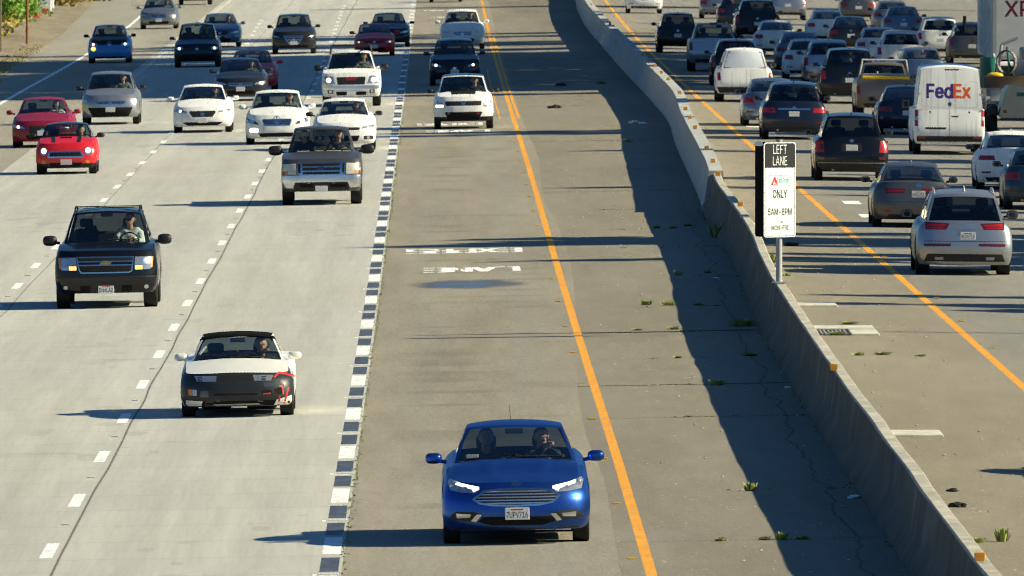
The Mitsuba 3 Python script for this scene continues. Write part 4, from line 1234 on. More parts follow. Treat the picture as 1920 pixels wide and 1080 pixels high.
    def rails(self, mat='black_plastic', cross=True):
        s = self.s
        for sg_ in (-1, 1):
            y0, y1 = s['yr'] + .35, s['yrr'] - .2
            pts = [(sg_ * (self.wr_(y) - .03), y, float(self.zr(y)) + (.075 if 0 < i < 5 else .01)) for i, y in enumerate(np.linspace(y0, y1, 6))]
            self.add('roof_rail', tubeline(pts, .018, 6), mat)
        if cross:
            for y in (s['yr'] + .6, s['yrr'] - .5):
                z = float(self.zr(y)) + .075
                self.add('roof_crossbar', bar((-self.wr_(y) + .03, y, z), (self.wr_(y) - .03, y, z), .011, 6), mat)

    def driver(self, pose='wheel', shirt='shirt_dark', label='driver behind the wheel', xs=None, group=None, **k):
        s = self.s
        x = (.36 if s['W'] < 1.95 else .42) if xs is None else xs
        person(self.M, x, self.hy, self.hz, pose, shirt, label, scale=s.get('pscale', 1), group=group, **k)


def kindof(s):
    return s['H'] > 1.3


def ring(poly, w):
    return poly.difference(poly.buffer(-w))


def slats(poly, n, frac=.45, vertical=False):
    x0, z0, x1, z1 = poly.bounds
    out = []
    for i in range(n):
        if vertical:
            p = (x1 - x0) / n
            q = sg.box(x0 + p * (i + .5 - frac / 2), z0, x0 + p * (i + .5 + frac / 2), z1)
        else:
            p = (z1 - z0) / n
            q = sg.box(x0, z0 + p * (i + .5 - frac / 2), x1, z0 + p * (i + .5 + frac / 2))
        q = q.intersection(poly)
        if not q.is_empty and q.area > 1e-4:
            out.append(q)
    return out


# ready faces for the smaller vehicles, in fractions of the half width and of the height of the face
def std_front(c, grille=(.42, .34, .58, .86), hl=(.52, .93, .68, .90), slant=.10, intake=(.55, .48, .10, .32), plate=.40, slat=3, chrome=False, fog=None, lit=None, lamp='lamp_bowl', badge=True, gm='black_plastic', surround='chrome', vertical=False, hl_round=False):
    s = c.s
    w, zb = s['W'] / 2, s['zb']
    ht = float(c.top(c.F(np.array([0.]), np.array([.7]))[0], 0)) - zb
    X = lambda a: a * w
    Z = lambda a: zb + a * ht
    if grille:
        a, b, z0, z1 = grille
        gp = P_((-X(a), Z(z1)), (X(a), Z(z1)), (X(b), Z(z0)), (-X(b), Z(z0))).buffer(-.03).buffer(.03)
        k = c.on('grille', gp, gm, .004)
        if chrome:
            c.on('grille_surround', ring(gp.buffer(.014), .026), surround, .016, parent=k)
        for q in slats(gp.buffer(-.012), slat, .34, vertical):
            c.on('grille_slat', q, surround if chrome else 'black_plastic', .014, parent=k, res=.25)
    if badge:
        zbg = Z((grille[2] + grille[3]) / 2) if grille else Z(.8)
        c.on('badge', ell(0, zbg, .07, .05, 14), 'chrome', .024, res=0)
    if intake:
        a, b, z0, z1 = intake
        c.on('lower_intake', P_((-X(a), Z(z1)), (X(a), Z(z1)), (X(b), Z(z0)), (-X(b), Z(z0))).buffer(-.02).buffer(.02), 'black_matte', .003)
    x0, x1, z0, z1 = hl
    for sg_ in (-1, 1):
        if hl_round:
            hp = ell(sg_ * X((x0 + x1) / 2), Z((z0 + z1) / 2), X((x1 - x0) / 2), ht * (z1 - z0) / 2, 20)
        else:
            d = slant * ht
            hp = P_((sg_ * X(x0), Z(z0)), (sg_ * X(x1), Z(z0) + d * .7), (sg_ * X(x1), Z(z1)), (sg_ * X(x0 + .08), Z(z1) - d)).buffer(-.012).buffer(.012)
        k = c.on('headlight', hp, lamp, .006)
        cx, cz = hp.centroid.coords[0]
        r = min(.085, ht * (z1 - z0) * .32)
        c.on('lamp_bulb', ell(cx, cz, r, r, 14), 'bright_chrome' if not lit else 'plate_white', .016, parent=k, lit=lit, res=0)
        c.on('lamp_bulb', ell(cx + sg_ * r * 1.9, cz + slant * .05, r * .7, r * .7, 12), 'bright_chrome', .014, parent=k, res=0)
    if fog:
        for sg_ in (-1, 1):
            k = c.on('fog_lamp', rect(*sorted((sg_ * X(fog[0]), sg_ * X(fog[1]))), Z(fog[2]), Z(fog[3]), .015), 'black_plastic', .004)
            c.on('fog_lens', ell(sg_ * X((fog[0] + fog[1]) / 2), Z((fog[2] + fog[3]) / 2), .05, .045, 12), 'bright_chrome', .012, parent=k, res=0)
    if plate is not None:
        c.numberplate(0, Z(plate))
    c.wipers() if c.fine else None


def std_rear(c, tl=(.58, .97, .62, .82), slant=.0, plate=.55, lit=(False, False), bump=(.7, .03, .16), refl=(.62, .88, .28, .33), badge=.80, lens='red_lens', plate_text=None, strip=None, chmsl=False):
    s = c.s
    w, zb = s['W'] / 2, s['zb']
    ht = float(c.top(s['L'] - .12, 0)) - zb
    X = lambda a: a * w
    Z = lambda a: zb + a * ht
    x0, x1, z0, z1 = tl
    for i, sg_ in enumerate((-1, 1)):
        d = slant * ht
        p = P_((sg_ * X(x0), Z(z0) + d), (sg_ * X(x1), Z(z0)), (sg_ * X(x1), Z(z1)), (sg_ * X(x0 + .03), Z(z1))).buffer(-.01).buffer(.01)
        k = c.on('tail_light', p, lens, .008, rear=True)
        a = p.bounds
        if lit[i]:
            c.on('lamp_bulb', sa.scale(p, .62, .55), lens, .016, rear=True, parent=k, lit='red')
        elif c.fine:
            c.on('lamp_lens', sa.translate(sa.scale(p, .35, .45), -sg_ * (a[2] - a[0]) * .2, 0), 'dark_red_lens', .014, rear=True, parent=k)
        if refl:
            r = sorted((sg_ * X(refl[0]), sg_ * X(refl[1])))
            c.on('reflector', rect(r[0], r[1], Z(refl[2]), Z(refl[3]), .008), 'dark_red_lens', .006, rear=True)
    if bump:
        c.on('lower_bumper', P_((-X(bump[0] + .08), Z(bump[2])), (X(bump[0] + .08), Z(bump[2])), (X(bump[0]), Z(bump[1])), (-X(bump[0]), Z(bump[1]))), 'black_plastic', .006, rear=True)
    if strip:
        c.on('trim_strip', rect(-X(strip[0]), X(strip[0]), Z(strip[1]), Z(strip[2]), .005), 'chrome', .012, rear=True)
    if plate is not None:
        rec = rect(-.27, .27, Z(plate) - .11, Z(plate) + .11, .03)
        c.on('plate_recess', rec, 'black_plastic' if c.col in ('paint_black',) else c.col, .003, rear=True)
        c.numberplate(0, Z(plate), plate_text, rear=True)
    if badge:
        c.on('badge', ell(0, Z(badge), .06, .045, 14), 'chrome', .014, rear=True, res=0)
    if chmsl:
        y = s['yrr'] - .03
        c.add('brake_light', rbox(-.16, .16, y - .02, y + .03, float(c.roof(y, 0)) - .035, float(c.roof(y, 0)) + .012, .01), 'red_lens')
    c.add('roof_fin', join(bar((0, s['yrr'] - .38, float(c.roof(s['yrr'] - .38, 0)) - .01), (0, s['yrr'] - .28, float(c.roof(s['yrr'] - .3, 0)) + .07), .025, 6, .006)), c.col if c.col.startswith('paint') else 'black_plastic') if not s['bed'] else None
    c.add('exhaust', join(*[bar((x, s['L'] - .3, zb + .06), (x, s['L'] - .09, zb + .06), .035, 8) for x in ((.5 * w,))]), 'galvanised')
# ------------------------------------------------------------------ hero vehicles, coming towards the camera
c = Car('blue_sedan', 'shiny blue sedan with a wide chrome grille, nearest car in the express lane', 'car', 'sedan', 830, 1107, 1016, 'blue', zt=[(0, .72), (.55, .84), (1.25, 1.0), (2.4, .95), (3.9, 1.04), (4.7, 1.05), (4.85, 1.0)], yc=1.25, ridge=[(.40, .03, .045)], H=1.51, Hf=1.40, mt=.075, W=1.90, wbf=.785, wbr=.77, wrf=.625, shoulder=.84)
q = c.fit_px(661, 893, 475)
gr = q((402, 630), (470, 582), (560, 573), (665, 570), (800, 573), (870, 584), (928, 615), (885, 652), (800, 668), (665, 672), (520, 668), (440, 655))
k = c.on('grille', gr, 'black_matte', .003)
c.on('grille_surround', ring(gr.buffer(.012), .024), 'chrome', .018, parent=k)
for p in slats(gr.buffer(-.014), 5, .42):
    c.on('grille_slat', p, 'bright_chrome', .014, parent=k, res=.2)
for i, mir in enumerate((lambda p: p, lambda p: flipx(p))):
    k = c.on('headlight', mir(q((248, 530), (262, 512), (335, 535), (438, 556), (440, 574), (415, 594), (330, 590), (262, 578))), 'lamp_bowl', .006)
    c.on('running_light', mir(q((264, 516), (335, 537), (438, 557), (438, 573), (402, 588), (396, 572), (330, 556), (264, 534))), 'plate_white', .012, parent=k, lit='drl')
    for px in (300, 352):
        c.on('lamp_bulb', mir(q(*[(px + 17 * math.cos(t), 568 + 12 * math.sin(t)) for t in np.linspace(0, 6.28, 14)[:-1]])), 'bright_chrome', .014, parent=k, res=0)
    c.on('fog_housing', mir(q((270, 720), (300, 704), (400, 706), (455, 722), (405, 768), (250, 752))), 'black_plastic', .004)
    c.on('fog_trim', mir(q((385, 762), (422, 722), (452, 724), (415, 770))), 'bright_chrome', .016)
    c.on('fog_lamp', mir(q((296, 716), (385, 722), (378, 742), (300, 745))), 'lamp_bowl', .014)
c.on('lower_intake', q((455, 738), (880, 738), (905, 766), (820, 792), (510, 792), (430, 768)), 'black_matte', .004)
c.on('lower_lip', q((290, 806), (500, 812), (820, 812), (1040, 806), (1020, 835), (300, 835)), 'black_plastic', .004)
c.on('badge', q(*[(665 + 32 * math.cos(t), 541 + 12 * math.sin(t)) for t in np.linspace(0, 6.28, 18)[:-1]]), 'chrome', .010, res=0)
c.on('badge_field', q(*[(665 + 27 * math.cos(t), 541 + 8.5 * math.sin(t)) for t in np.linspace(0, 6.28, 18)[:-1]]), 'badge_blue', .013, res=0)
c.numberplate(.01, .405, '7UPV716')
c.wipers()
c.add('antenna', bar((-.04, 3.3, 1.46), (-.05, 3.45, 1.66), .005, 5, .003), 'black_plastic')
c.driver('chin', 'shirt_dark', 'driver of the blue sedan with one hand raised to the chin', turn=20, skin='skin')
c.driver('rest', 'shirt_dark', 'passenger in dark clothes in the blue sedan', xs=-.36, skin='skin_dark')
c.add('visor_card', rbox(-.62, -.46, 1.62, 1.64, 1.04, 1.09, .005), 'paper')

c = Car('convertible', 'battered white convertible with a black soft top, black nose and taped damage', 'car', 'coupe', 338, 555, 779, 'ivory', front_mat='mask_vinyl', roof_mat='soft_cloth', rear_frame_mat='soft_cloth', mir=(.21, .12, .10), mir_in=.10, no_bench=True, croof=.04, ms=.05)
q = c.fit_px(746, 898, 548)
for sgn in (1, -1):
    a = [(380, 556), (572, 556), (568, 606), (402, 602)] if sgn > 0 else [(886, 552), (1062, 556), (1042, 602), (900, 602)]
    k = c.on('headlight', q(*a), 'lamp_bowl', .008)
    x0, x1 = (455, 556) if sgn > 0 else (915, 945)
    c.on('lamp_lens', q((x0, 560), (x1, 560), (x1, 603), (x0, 601)), 'bright_chrome', .014, parent=k, res=0)
    c.on('lamp_lens', q((x0 - 45, 562), (x0 - 10, 562), (x0 - 10, 598), (x0 - 40, 598)) if sgn > 0 else q((958, 562), (1000, 562), (995, 600), (958, 600)), 'lamp_dark', .012, parent=k, res=0)
c.on('turn_signal', q((323, 668), (365, 669), (362, 722), (330, 718)), 'amber', .012)
c.on('turn_signal', q((366, 670), (402, 673), (400, 724), (364, 722)), 'lamp_bowl', .012)
c.on('fog_lamp', q((433, 682), (500, 682), (500, 737), (430, 735)), 'lamp_dark', .012)
c.on('nose_slot', q((552, 706), (922, 706), (922, 724), (552, 724)), 'black_matte', .006)
c.on('nose_panel', q((575, 552), (884, 552), (884, 602), (575, 602)), 'black_plastic', .004)
c.on('lower_lip', q((268, 762), (448, 772), (432, 838), (325, 838), (282, 812)), 'paint_ivory', .010, label='remaining left piece of the white lower lip')
c.on('lower_lip', q((1218, 733), (1215, 790), (1190, 815), (1060, 852), (1048, 838), (1088, 768), (1150, 752)), 'paint_ivory', .012, label='cracked right piece of the white lower lip')
c.on('open_lower_nose', q((450, 772), (945, 772), (1090, 768), (1045, 848), (965, 858), (940, 838), (545, 834), (445, 836)), 'black_matte', .006)
c.on('bumper_beam', q((540, 800), (940, 796), (935, 812), (540, 812)), 'galvanised', .012, res=.2)
c.on('bracket', q((475, 774), (540, 776), (538, 812), (470, 805)), 'seat_grey', .012, res=.2)
c.on('bracket', q((565, 768), (598, 768), (598, 820), (568, 820)), 'seat_grey', .014, res=.2)
c.on('bracket', q((925, 772), (972, 776), (965, 815), (930, 810)), 'seat_grey', .014, res=.2)
c.on('torn_panel', q((962, 604), (1030, 608), (1100, 596), (1152, 640), (1150, 735), (1100, 755), (1005, 750), (960, 690)), 'black_plastic', .012, label='torn shiny patch of the nose')
c.on('torn_panel', q((975, 615), (1050, 625), (1110, 605), (1130, 640), (1060, 655), (985, 655)), 'lamp_dark', .016)
c.on('hole', q((960, 690), (985, 680), (1045, 684), (1050, 722), (1000, 732), (962, 720)), 'black_matte', .017)
c.on('hole', q((1062, 680), (1120, 660), (1145, 690), (1135, 720), (1085, 722)), 'black_matte', .017)
for n_, (a, w) in enumerate((([(1068, 578), (1108, 540), (1170, 550), (1243, 576)], 9), ([(1116, 735), (1098, 832)], 8), ([(1192, 664), (1172, 735), (1150, 806)], 8), ([(972, 715), (1040, 712)], 6), ([(1110, 650), (1140, 655), (1146, 725)], 6))):
    ln = sg.LineString([((x - 746) / 548, (898 - y) / 548 + .034) for x, y in a]).buffer(w / 548, cap_style=2)
    c.on('red_tape', ln, 'red_tape', .021)
c.wipers()
c.driver('chin', 'shirt_dark', 'driver of the battered convertible in a dark cap resting a hand on the face', turn=14, hair='hair_dark')
c.add('cable', bar((.0, 1.75, .95), (-.03, 1.8, 1.08), .008, 5), 'gold')
c.add('paper_roll', bar((-.60, 1.85, .93), (-.50, 1.95, 1.05), .022, 8), 'paper')
c.add('roof_bow', tubeline([(-.57, 2.16, 1.13), (-.53, 2.14, 1.185), (-.3, 2.12, 1.215), (0, 2.11, 1.225), (.3, 2.12, 1.215), (.53, 2.14, 1.185), (.57, 2.16, 1.13)], .045, 10), 'soft_cloth')

c = Car('black_suv', 'large glossy black suv with a roof rack and amber lamps in the second lane', 'car', 'bigsuv', 101, 302, 576, 'black', mir=(.27, .20, .12), mir_mat='black_plastic', clad=.0, rear_win='glass_dark')
q = c.fit_px(658, 985, 404)
gr = q((430, 588), (880, 588), (866, 700), (842, 714), (465, 714), (446, 690))
k = c.on('grille', gr, 'black_matte', .003)
c.on('grille_surround', ring(gr.buffer(.008), .026), 'chrome', .022, parent=k)
c.on('grille_bar', q((440, 622), (872, 622), (868, 656), (446, 656)), 'paint_black', .016, parent=k)
for z in (624, 653):
    c.on('grille_trim', q((440, z - 5), (872, z - 5), (870, z + 5), (444, z + 5)), 'chrome', .022, parent=k)
for p in slats(q((452, 662), (860, 662), (850, 702), (462, 702)), 3, .3) + slats(q((445, 596), (868, 596), (868, 616), (445, 616)), 2, .3):
    c.on('grille_slat', p, 'black_plastic', .012, parent=k, res=.3)
bow = q((606, 648), (625, 624), (642, 624), (642, 617), (682, 617), (682, 624), (712, 624), (694, 650), (682, 650), (682, 657), (640, 657), (640, 650))
kb = c.on('badge', bow, 'chrome', .030, res=0)
c.on('badge_field', bow.buffer(-.008), 'gold', .034, parent=None, res=0)
for sgn in (-1, 1):
    mir = (lambda p: p) if sgn < 0 else flipx
    k = c.on('headlight', mir(q((302, 592), (425, 590), (430, 655), (306, 655))), 'lamp_bowl', .006)
    for px in (336, 386):
        c.on('lamp_bulb', mir(q(*[(px + 25 * math.cos(t), 622 + 25 * math.sin(t)) for t in np.linspace(0, 6.28, 16)[:-1]])), 'bright_chrome', .016, parent=k, res=0)
    t_ = c.on('turn_signal', mir(q((303, 657), (430, 657), (428, 692), (308, 690))), 'lamp_bowl', .006)
    c.on('lamp_bulb', mir(q((368, 660), (427, 660), (426, 690), (370, 690))), 'amber', .014, parent=t_, lit='amber')
    c.on('corner_lens', mir(q((283, 592), (300, 592), (304, 680), (290, 676))), 'amber', .006)
    kf = c.on('fog_lamp', mir(q(*[(340 + 22 * math.cos(t), 828 + 20 * math.sin(t)) for t in np.linspace(0, 6.28, 18)[:-1]])), 'black_matte', .004)
    c.on('fog_lens', mir(q(*[(340 + 18 * math.cos(t), 828 + 17 * math.sin(t)) for t in np.linspace(0, 6.28, 18)[:-1]])), 'lamp_bowl', .012, parent=kf, res=0)
    c.on('tow_opening', mir(q((452, 812), (535, 812), (535, 866), (458, 866))), 'black_matte', .004)
c.on('bumper_step', q((262, 742), (1055, 742), (1055, 752), (262, 752)), 'black_plastic', .014)
c.on('lower_valance', q((290, 868), (400, 895), (930, 895), (1040, 868), (1030, 905), (300, 905)), 'black_plastic', .002)
c.numberplate(0, .375, 'DH4LAZ')
c.wipers()
c.rails('black_plastic')
c.add('visor_sticker', rbox(-.20, -.10, 2.02, 2.03, 1.70, 1.745, .004), 'paper')
c.driver('wheel', 'shirt_white', 'driver of the black suv in a white shirt and sunglasses', turn=-14, glasses=True)

c = Car('grey_pickup', 'grey pickup truck with a chrome grille and a shiny silver bumper', 'truck', 'pickup', 528, 680, 383, 'grey', mir=(.34, .24, .12), mir_mat='black_plastic', mir_in=.02, H=1.93, Hf=1.84, Hr=1.84, zt=[(0, 1.08), (.3, 1.15), (1.35, 1.27), (3.5, 1.25), (5.7, 1.26), (5.8, 1.24)], seat_mat='seat_grey', mt=.09)
q = c.fit_px(735, 955, 391)
gr = q((497, 548), (972, 548), (965, 650), (935, 680), (540, 680), (505, 655))
k = c.on('grille', gr, 'chrome', .012)
c.on('grille_field', q((553, 558), (918, 558), (914, 662), (556, 662)), 'black_matte', .016, parent=k)
c.on('grille_field', q((506, 560), (534, 560), (534, 655), (512, 648)), 'black_matte', .016, parent=k)
c.on('grille_field', q((940, 560), (964, 560), (958, 648), (938, 655)), 'black_matte', .016, parent=k)
for y in (590, 632):
    c.on('grille_bar', q((553, y - 7), (918, y - 7), (918, y + 7), (553, y + 7)), 'chrome', .024, parent=k)
c.on('badge', q(*[(735 + 42 * math.cos(t), 606 + 20 * math.sin(t)) for t in np.linspace(0, 6.28, 18)[:-1]]), 'badge_blue', .034, res=0)
for sgn in (-1, 1):
    mir = (lambda p: p) if sgn < 0 else flipx
    k = c.on('headlight', mir(q((358, 562), (490, 556), (492, 630), (352, 630))), 'lamp_cloud', .006)
    c.on('turn_signal', mir(q((352, 632), (410, 632), (410, 662), (352, 660))), 'amber', .006)
    c.on('side_marker', mir(q((412, 632), (492, 632), (492, 664), (412, 662))), 'lamp_cloud', .006)
    c.on('tow_hook', mir(q((600, 745), (625, 745), (625, 790), (602, 790))), 'galvanised', .014, res=0)
c.on('chrome_bumper', q((350, 672), (1120, 672), (1112, 792), (1012, 796), (990, 738), (480, 738), (458, 796), (358, 792)), 'bright_chrome', .022)
c.on('lower_valance', q((456, 742), (1008, 742), (1000, 838), (480, 846)), 'black_plastic', .010)
c.on('valance_slot', q((520, 752), (650, 752), (650, 792), (530, 792)), 'black_matte', .014)
c.on('valance_slot', q((820, 752), (980, 752), (975, 792), (820, 792)), 'black_matte', .014)
c.numberplate(0, .43)
c.wipers()
for x, y_, w in ((-.45, 1.62, .3), (-.05, 1.66, .2), (.3, 1.62, .35), (.62, 1.7, .2)):
    c.add('dashboard_paper', rbox(x - w / 2, x + w / 2, y_, y_ + .22, 1.24, 1.30, .01), 'paper')
c.add('visor', rbox(-.60, -.30, 2.06, 2.08, 1.66, 1.76, .01), 'liner')
c.driver('wheel', 'shirt_dark', 'driver of the grey pickup truck', xs=.42)
c.driver('rest', 'shirt_dark', 'passenger of the grey pickup truck leaning to the window', xs=-.42, turn=-10)

# ------------------------------------------------------------------ the smaller vehicles coming towards the camera
c = Car('red_hatchback', 'small red hatchback with black bonnet stripes and a black roof', 'car', 'mini', 68, 183, 326, 'red', roof_mat='paint_black', pillar_mat='paint_black', mir_mat='black_plastic', clad=.22, fine=1, df=.36)
q = c.fit_px(612, 1018, 340)
gr = q((462, 812), (745, 812), (772, 860), (446, 860))
k = c.on('grille', gr, 'black_matte', .004)
c.on('grille_surround', ring(gr.buffer(.025), .04), 'chrome', .016, parent=k)
for p in slats(gr, 3, .3):
    c.on('grille_slat', p, 'black_plastic', .012, parent=k, res=.3)
for i, px in enumerate((405, 818)):
    k = c.on('headlight', q(*[(px + 36 * math.cos(t), 805 + 40 * math.sin(t)) for t in np.linspace(0, 6.28, 20)[:-1]]), 'chrome', .008)
    c.on('lamp_bulb', q(*[(px + 24 * math.cos(t), 803 + 26 * math.sin(t)) for t in np.linspace(0, 6.28, 16)[:-1]]), 'lamp_bowl', .018, parent=k, lit='warm', res=0)
    px = (400, 815)[i]
    c.on('fog_lamp', q(*[(px + 22 * math.cos(t), 908 + 16 * math.sin(t)) for t in np.linspace(0, 6.28, 14)[:-1]]), 'amber', .010, res=0)
    x0 = (.34, -.34)[i]
    yy = np.linspace(.22, c.s['yc'] - .04, 8)
    for e in (-1,):
        P = np.array([[(x0 * (1 + .15 * (y - .2)) + o, y, float(c.top(y, x0)) + .006) for o in (-.055, .055)] for y in yy])
        c.add('bonnet_stripe', surf(P), 'black_plastic', smooth=True)
c.on('lower_intake', q((450, 915), (762, 915), (740, 955), (470, 955)), 'black_matte', .005)
c.numberplate(0, .34, None, mat='plate_pink')
c.add('bonnet_scoop', rbox(-.17, .17, .62, .70, float(c.top(.65, 0)) - .01, float(c.top(.65, 0)) + .035, .015), 'black_plastic')
c.wipers()
c.driver('wheel', 'shirt_grey', 'driver of the small red hatchback')

c = Car('maroon_sedan', 'dark maroon sedan with one bright headlight, behind the small red hatchback', 'car', 'sedan', 22, 141, 276, 'maroon', fine=1)
std_front(c, grille=(.46, .40, .34, .78), chrome=False, plate=.42, hl=(.55, .95, .62, .86), lit='warm')
c.driver('wheel', 'shirt_white', 'driver of the maroon sedan in a white shirt', turn=-10)
c = Car('silver_suv', 'silver compact suv with a black lower bumper in the far left lanes', 'car', 'suv', 156, 261, 233, 'silver', fine=1, mir_mat='black_plastic')
std_front(c, grille=(.62, .40, .60, .74), hl=(.62, .97, .64, .86), slant=.16, intake=(.78, .62, .02, .46), plate=.36, chrome=True)
c.driver('wheel', 'shirt_grey', 'driver of the silver compact suv', turn=-8)
c = Car('white_sedan', 'white sedan with a dark oval grille left of the two white cars', 'car', 'sedan', 327, 435, 248, 'white', fine=1)
std_front(c, grille=(.48, .34, .50, .82), hl=(.48, .95, .72, .92), intake=(.72, .5, .06, .24), plate=.33, slat=4, lit='white')
c.driver('wheel', 'shirt_dark', 'driver of the white sedan with the oval grille')
c = Car('white_wagon', 'white luxury wagon with a chrome grille emblem and lit fog lamp', 'car', 'hatch', 464, 577, 270, 'white', fine=1, W=1.90, H=1.60, Hf=1.5, Hr=1.48, L=4.7, ax=(.9, 3.75), yd=4.5, yrr=3.9, zt=[(0, .80), (.5, .92), (1.2, 1.05), (2.4, 1.02), (4.4, 1.06), (4.7, 1.0)], yc=1.2, yr=1.95, wbf=.79, wrf=.64, wrr=.62, wbr=.78)
std_front(c, grille=(.46, .40, .56, .84), chrome=True, slat=3, hl=(.56, .97, .60, .92), slant=.18, intake=(.60, .52, .06, .24), plate=None, lamp='lamp_dark')
k = c.on('emblem', ring(ell(0, .74, .12, .12, 22), .022), 'chrome', .03)
c.on('emblem_star', unary_union([sg.LineString([(0, .74), (.11 * math.sin(a), .74 + .11 * math.cos(a))]).buffer(.014) for a in (0, 2.094, 4.189)]), 'chrome', .03, parent=k)
c.on('fog_lamp', rect(-.82, -.56, .37, .50, .05), 'lamp_bowl', .012, lit='white')
c.on('fog_lamp', rect(.58, .80, .38, .49, .05), 'lamp_bowl', .012)
c.driver('wheel', 'shirt_grey', 'driver of the white luxury wagon')
c = Car('white_sedan', 'white sedan with black mirrors half hidden behind the grey pickup truck', 'car', 'sedan', 590, 702, 281, 'white', fine=1, mir_mat='black_plastic', L=4.6, ax=(.9, 3.6), yd=3.95)
std_front(c, grille=(.52, .48, .66, .80), hl=(.52, .96, .72, .92), intake=(.5, .42, .12, .40), plate=None, fog=(.62, .92, .20, .38))
c.driver('wheel', 'shirt_grey', 'driver of the white sedan half hidden by the grey pickup truck')
c = Car('white_pickup', 'white pickup truck with a black ladder rack and a red grille badge', 'truck', 'pickup', 606, 713, 199, 'white', fine=1, mir=(.28, .2, .12), mir_mat='black_plastic', pillar_mat='paint_white')
std_front(c, grille=(.50, .46, .52, .86), hl=(.54, .95, .56, .90), slant=.0, intake=(.52, .5, .06, .22), plate=.14, fog=(.62, .80, .14, .30), lit='warm', badge=False, slat=2)
c.on('grille_badge', rect(-.17, .17, .90, .98), 'red_lens', .03)
c.on('chrome_bumper', rect(-.95, .95, .58, .72, .03), 'bright_chrome', .014)
for y in (2.1, 3.4):
    c.add('ladder_rack', tubeline([(-.72, y, 1.75), (-.66, y, 2.05), (.66, y, 2.05), (.72, y, 1.75)], .03, 6), 'black_plastic')
for x in (-.62, .62):
    c.add('ladder_rack', bar((x, 1.9, 2.05), (x, 5.4, 2.05), .03, 6), 'black_plastic')
c.driver('wheel', 'shirt_grey', 'driver of the white pickup truck with the ladder rack')
c = Car('grey_sedan', 'dark grey sedan with bright sun glint on its front in the middle lane', 'car', 'sedan', 401, 503, 189, 'charcoal', fine=1)
std_front(c, grille=(.50, .42, .60, .74), chrome=True, slat=2, hl=(.52, .95, .62, .86), plate=.40)
c.driver('wheel', 'shirt_grey', 'driver of the dark grey sedan')
c = Car('red_sedan', 'bright red sedan half hidden behind the dark grey sedan', 'car', 'sedan', 432, 514, 171, 'red', fine=1)
std_front(c, hl=(.55, .95, .62, .84))
c.driver('wheel', 'shirt_dark', 'driver of the bright red sedan')
c = Car('white_suv', 'white suv with a black roof and black bonnet panel in the express lane', 'car', 'suv', 817, 922, 241, 'white', fine=1, roof_mat='paint_black', mir_mat='black_plastic', clad=.24, zt=[(0, .92), (.45, 1.02), (1.1, 1.11), (2.4, 1.08), (4.2, 1.12), (4.4, 1.08)], L=4.4, ax=(.85, 3.5), yd=4.25, yrr=3.8)
std_front(c, grille=(.60, .58, .68, .84), hl=(.62, .96, .70, .90), intake=(.64, .50, .05, .40), plate=None, slat=7, vertical=True, chrome=True, fog=None, surround='black_plastic')
for sgn in (-1, 1):
    c.on('tow_hook', rect(*sorted((sgn * .42, sgn * .50)), .46, .51), 'red_lens', .016)
    c.on('fog_lamp', rect(*sorted((sgn * .62, sgn * .86)), .68, .76, .02), 'lamp_bowl', .010, lit='warm' if sgn < 0 else None)
c.add('bonnet_panel', surf(np.array([[(x * (1 - .12 * (1.1 - y)), y, float(c.top(y, x)) + .006) for x in np.linspace(-.40, .40, 7)] for y in np.linspace(.45, 1.07, 7)])), 'black_matte', smooth=True)
c.driver('wheel', 'shirt_dark', 'driver of the white suv with the black roof')
c = Car('navy_suv', 'dark blue suv with both headlights lit in the express lane', 'car', 'suv', 808, 898, 160, 'navy', fine=1, H=1.72)
std_front(c, hl=(.50, .90, .64, .86), lit='warm', grille=(.42, .30, .34, .80))
c.driver('wheel', 'shirt_dark', 'driver of the dark blue suv')
c = Car('white_suv', 'white suv with a dark chrome edged grille, farthest whole car of the express lane', 'car', 'suv', 827, 908, 92, 'white', fine=1, W=1.92)
std_front(c, grille=(.42, .34, .46, .74), chrome=True, hl=(.58, .95, .68, .86), plate=None)
c.driver('wheel', 'shirt_dark', 'driver of the farthest white suv in the express lane')
c = Car('dark_sedan', 'dark sedan cut by the top of the picture in the express lane', 'car', 'sedan', 804, 868, 4, 'charcoal', fine=0)
std_front(c)
c = Car('black_suv', 'dark boxy suv with two round yellow headlights', 'car', 'suv', 329, 412, 126, 'navy', fine=1, H=1.78, Hf=1.68, Hr=1.66, pf=3.2, df=.35, clad=.5, clad_mat='black_plastic')
std_front(c, hl=(.60, .92, .66, .88), hl_round=True, lit='warm', grille=(.52, .5, .66, .8), intake=(.8, .7, .05, .4), plate=None)
c.driver('wheel', 'shirt_dark', 'driver of the dark boxy suv')
c = Car('dark_sedan', 'dark blue grey sedan with sun glint half hidden behind the boxy suv', 'car', 'sedan', 380, 446, 88, 'steel', fine=0)
std_front(c)
c.driver('wheel', 'shirt_dark', 'driver of the dark blue grey sedan')
c = Car('black_suv', 'dark grey crossover with a v shaped chrome grille near the top', 'car', 'suv', 511, 592, 101, 'charcoal', fine=1)
std_front(c, grille=(.46, .22, .30, .78), hl=(.50, .96, .66, .82), slant=.12, chrome=True, intake=(.7, .6, .04, .2), plate=.34)
c.driver('wheel', 'shirt_grey', 'driver of the dark grey crossover')
c = Car('red_coupe', 'old red compact car with lit amber lamps near the top', 'car', 'sedan', 666, 739, 105, 'red', fine=1, L=4.3, W=1.7, H=1.36, ax=(.85, 3.35), yd=3.8, yrr=3.0, zt=[(0, .68), (.5, .78), (1.28, .92), (2.4, .9), (3.9, .94), (4.3, .92)], Hf=1.27, Hr=1.27, wbf=.70, wbr=.68, pf=3.4, df=.35)
std_front(c, hl=(.54, .95, .66, .82), slant=0, lit='amber', grille=(.44, .44, .66, .8))
c.driver('wheel', 'shirt_dark', 'driver of the old red compact car')
c = Car('dark_sedan', 'dark blue sedan right behind the red compact car', 'car', 'sedan', 696, 763, 88, 'navy', fine=0)
std_front(c)
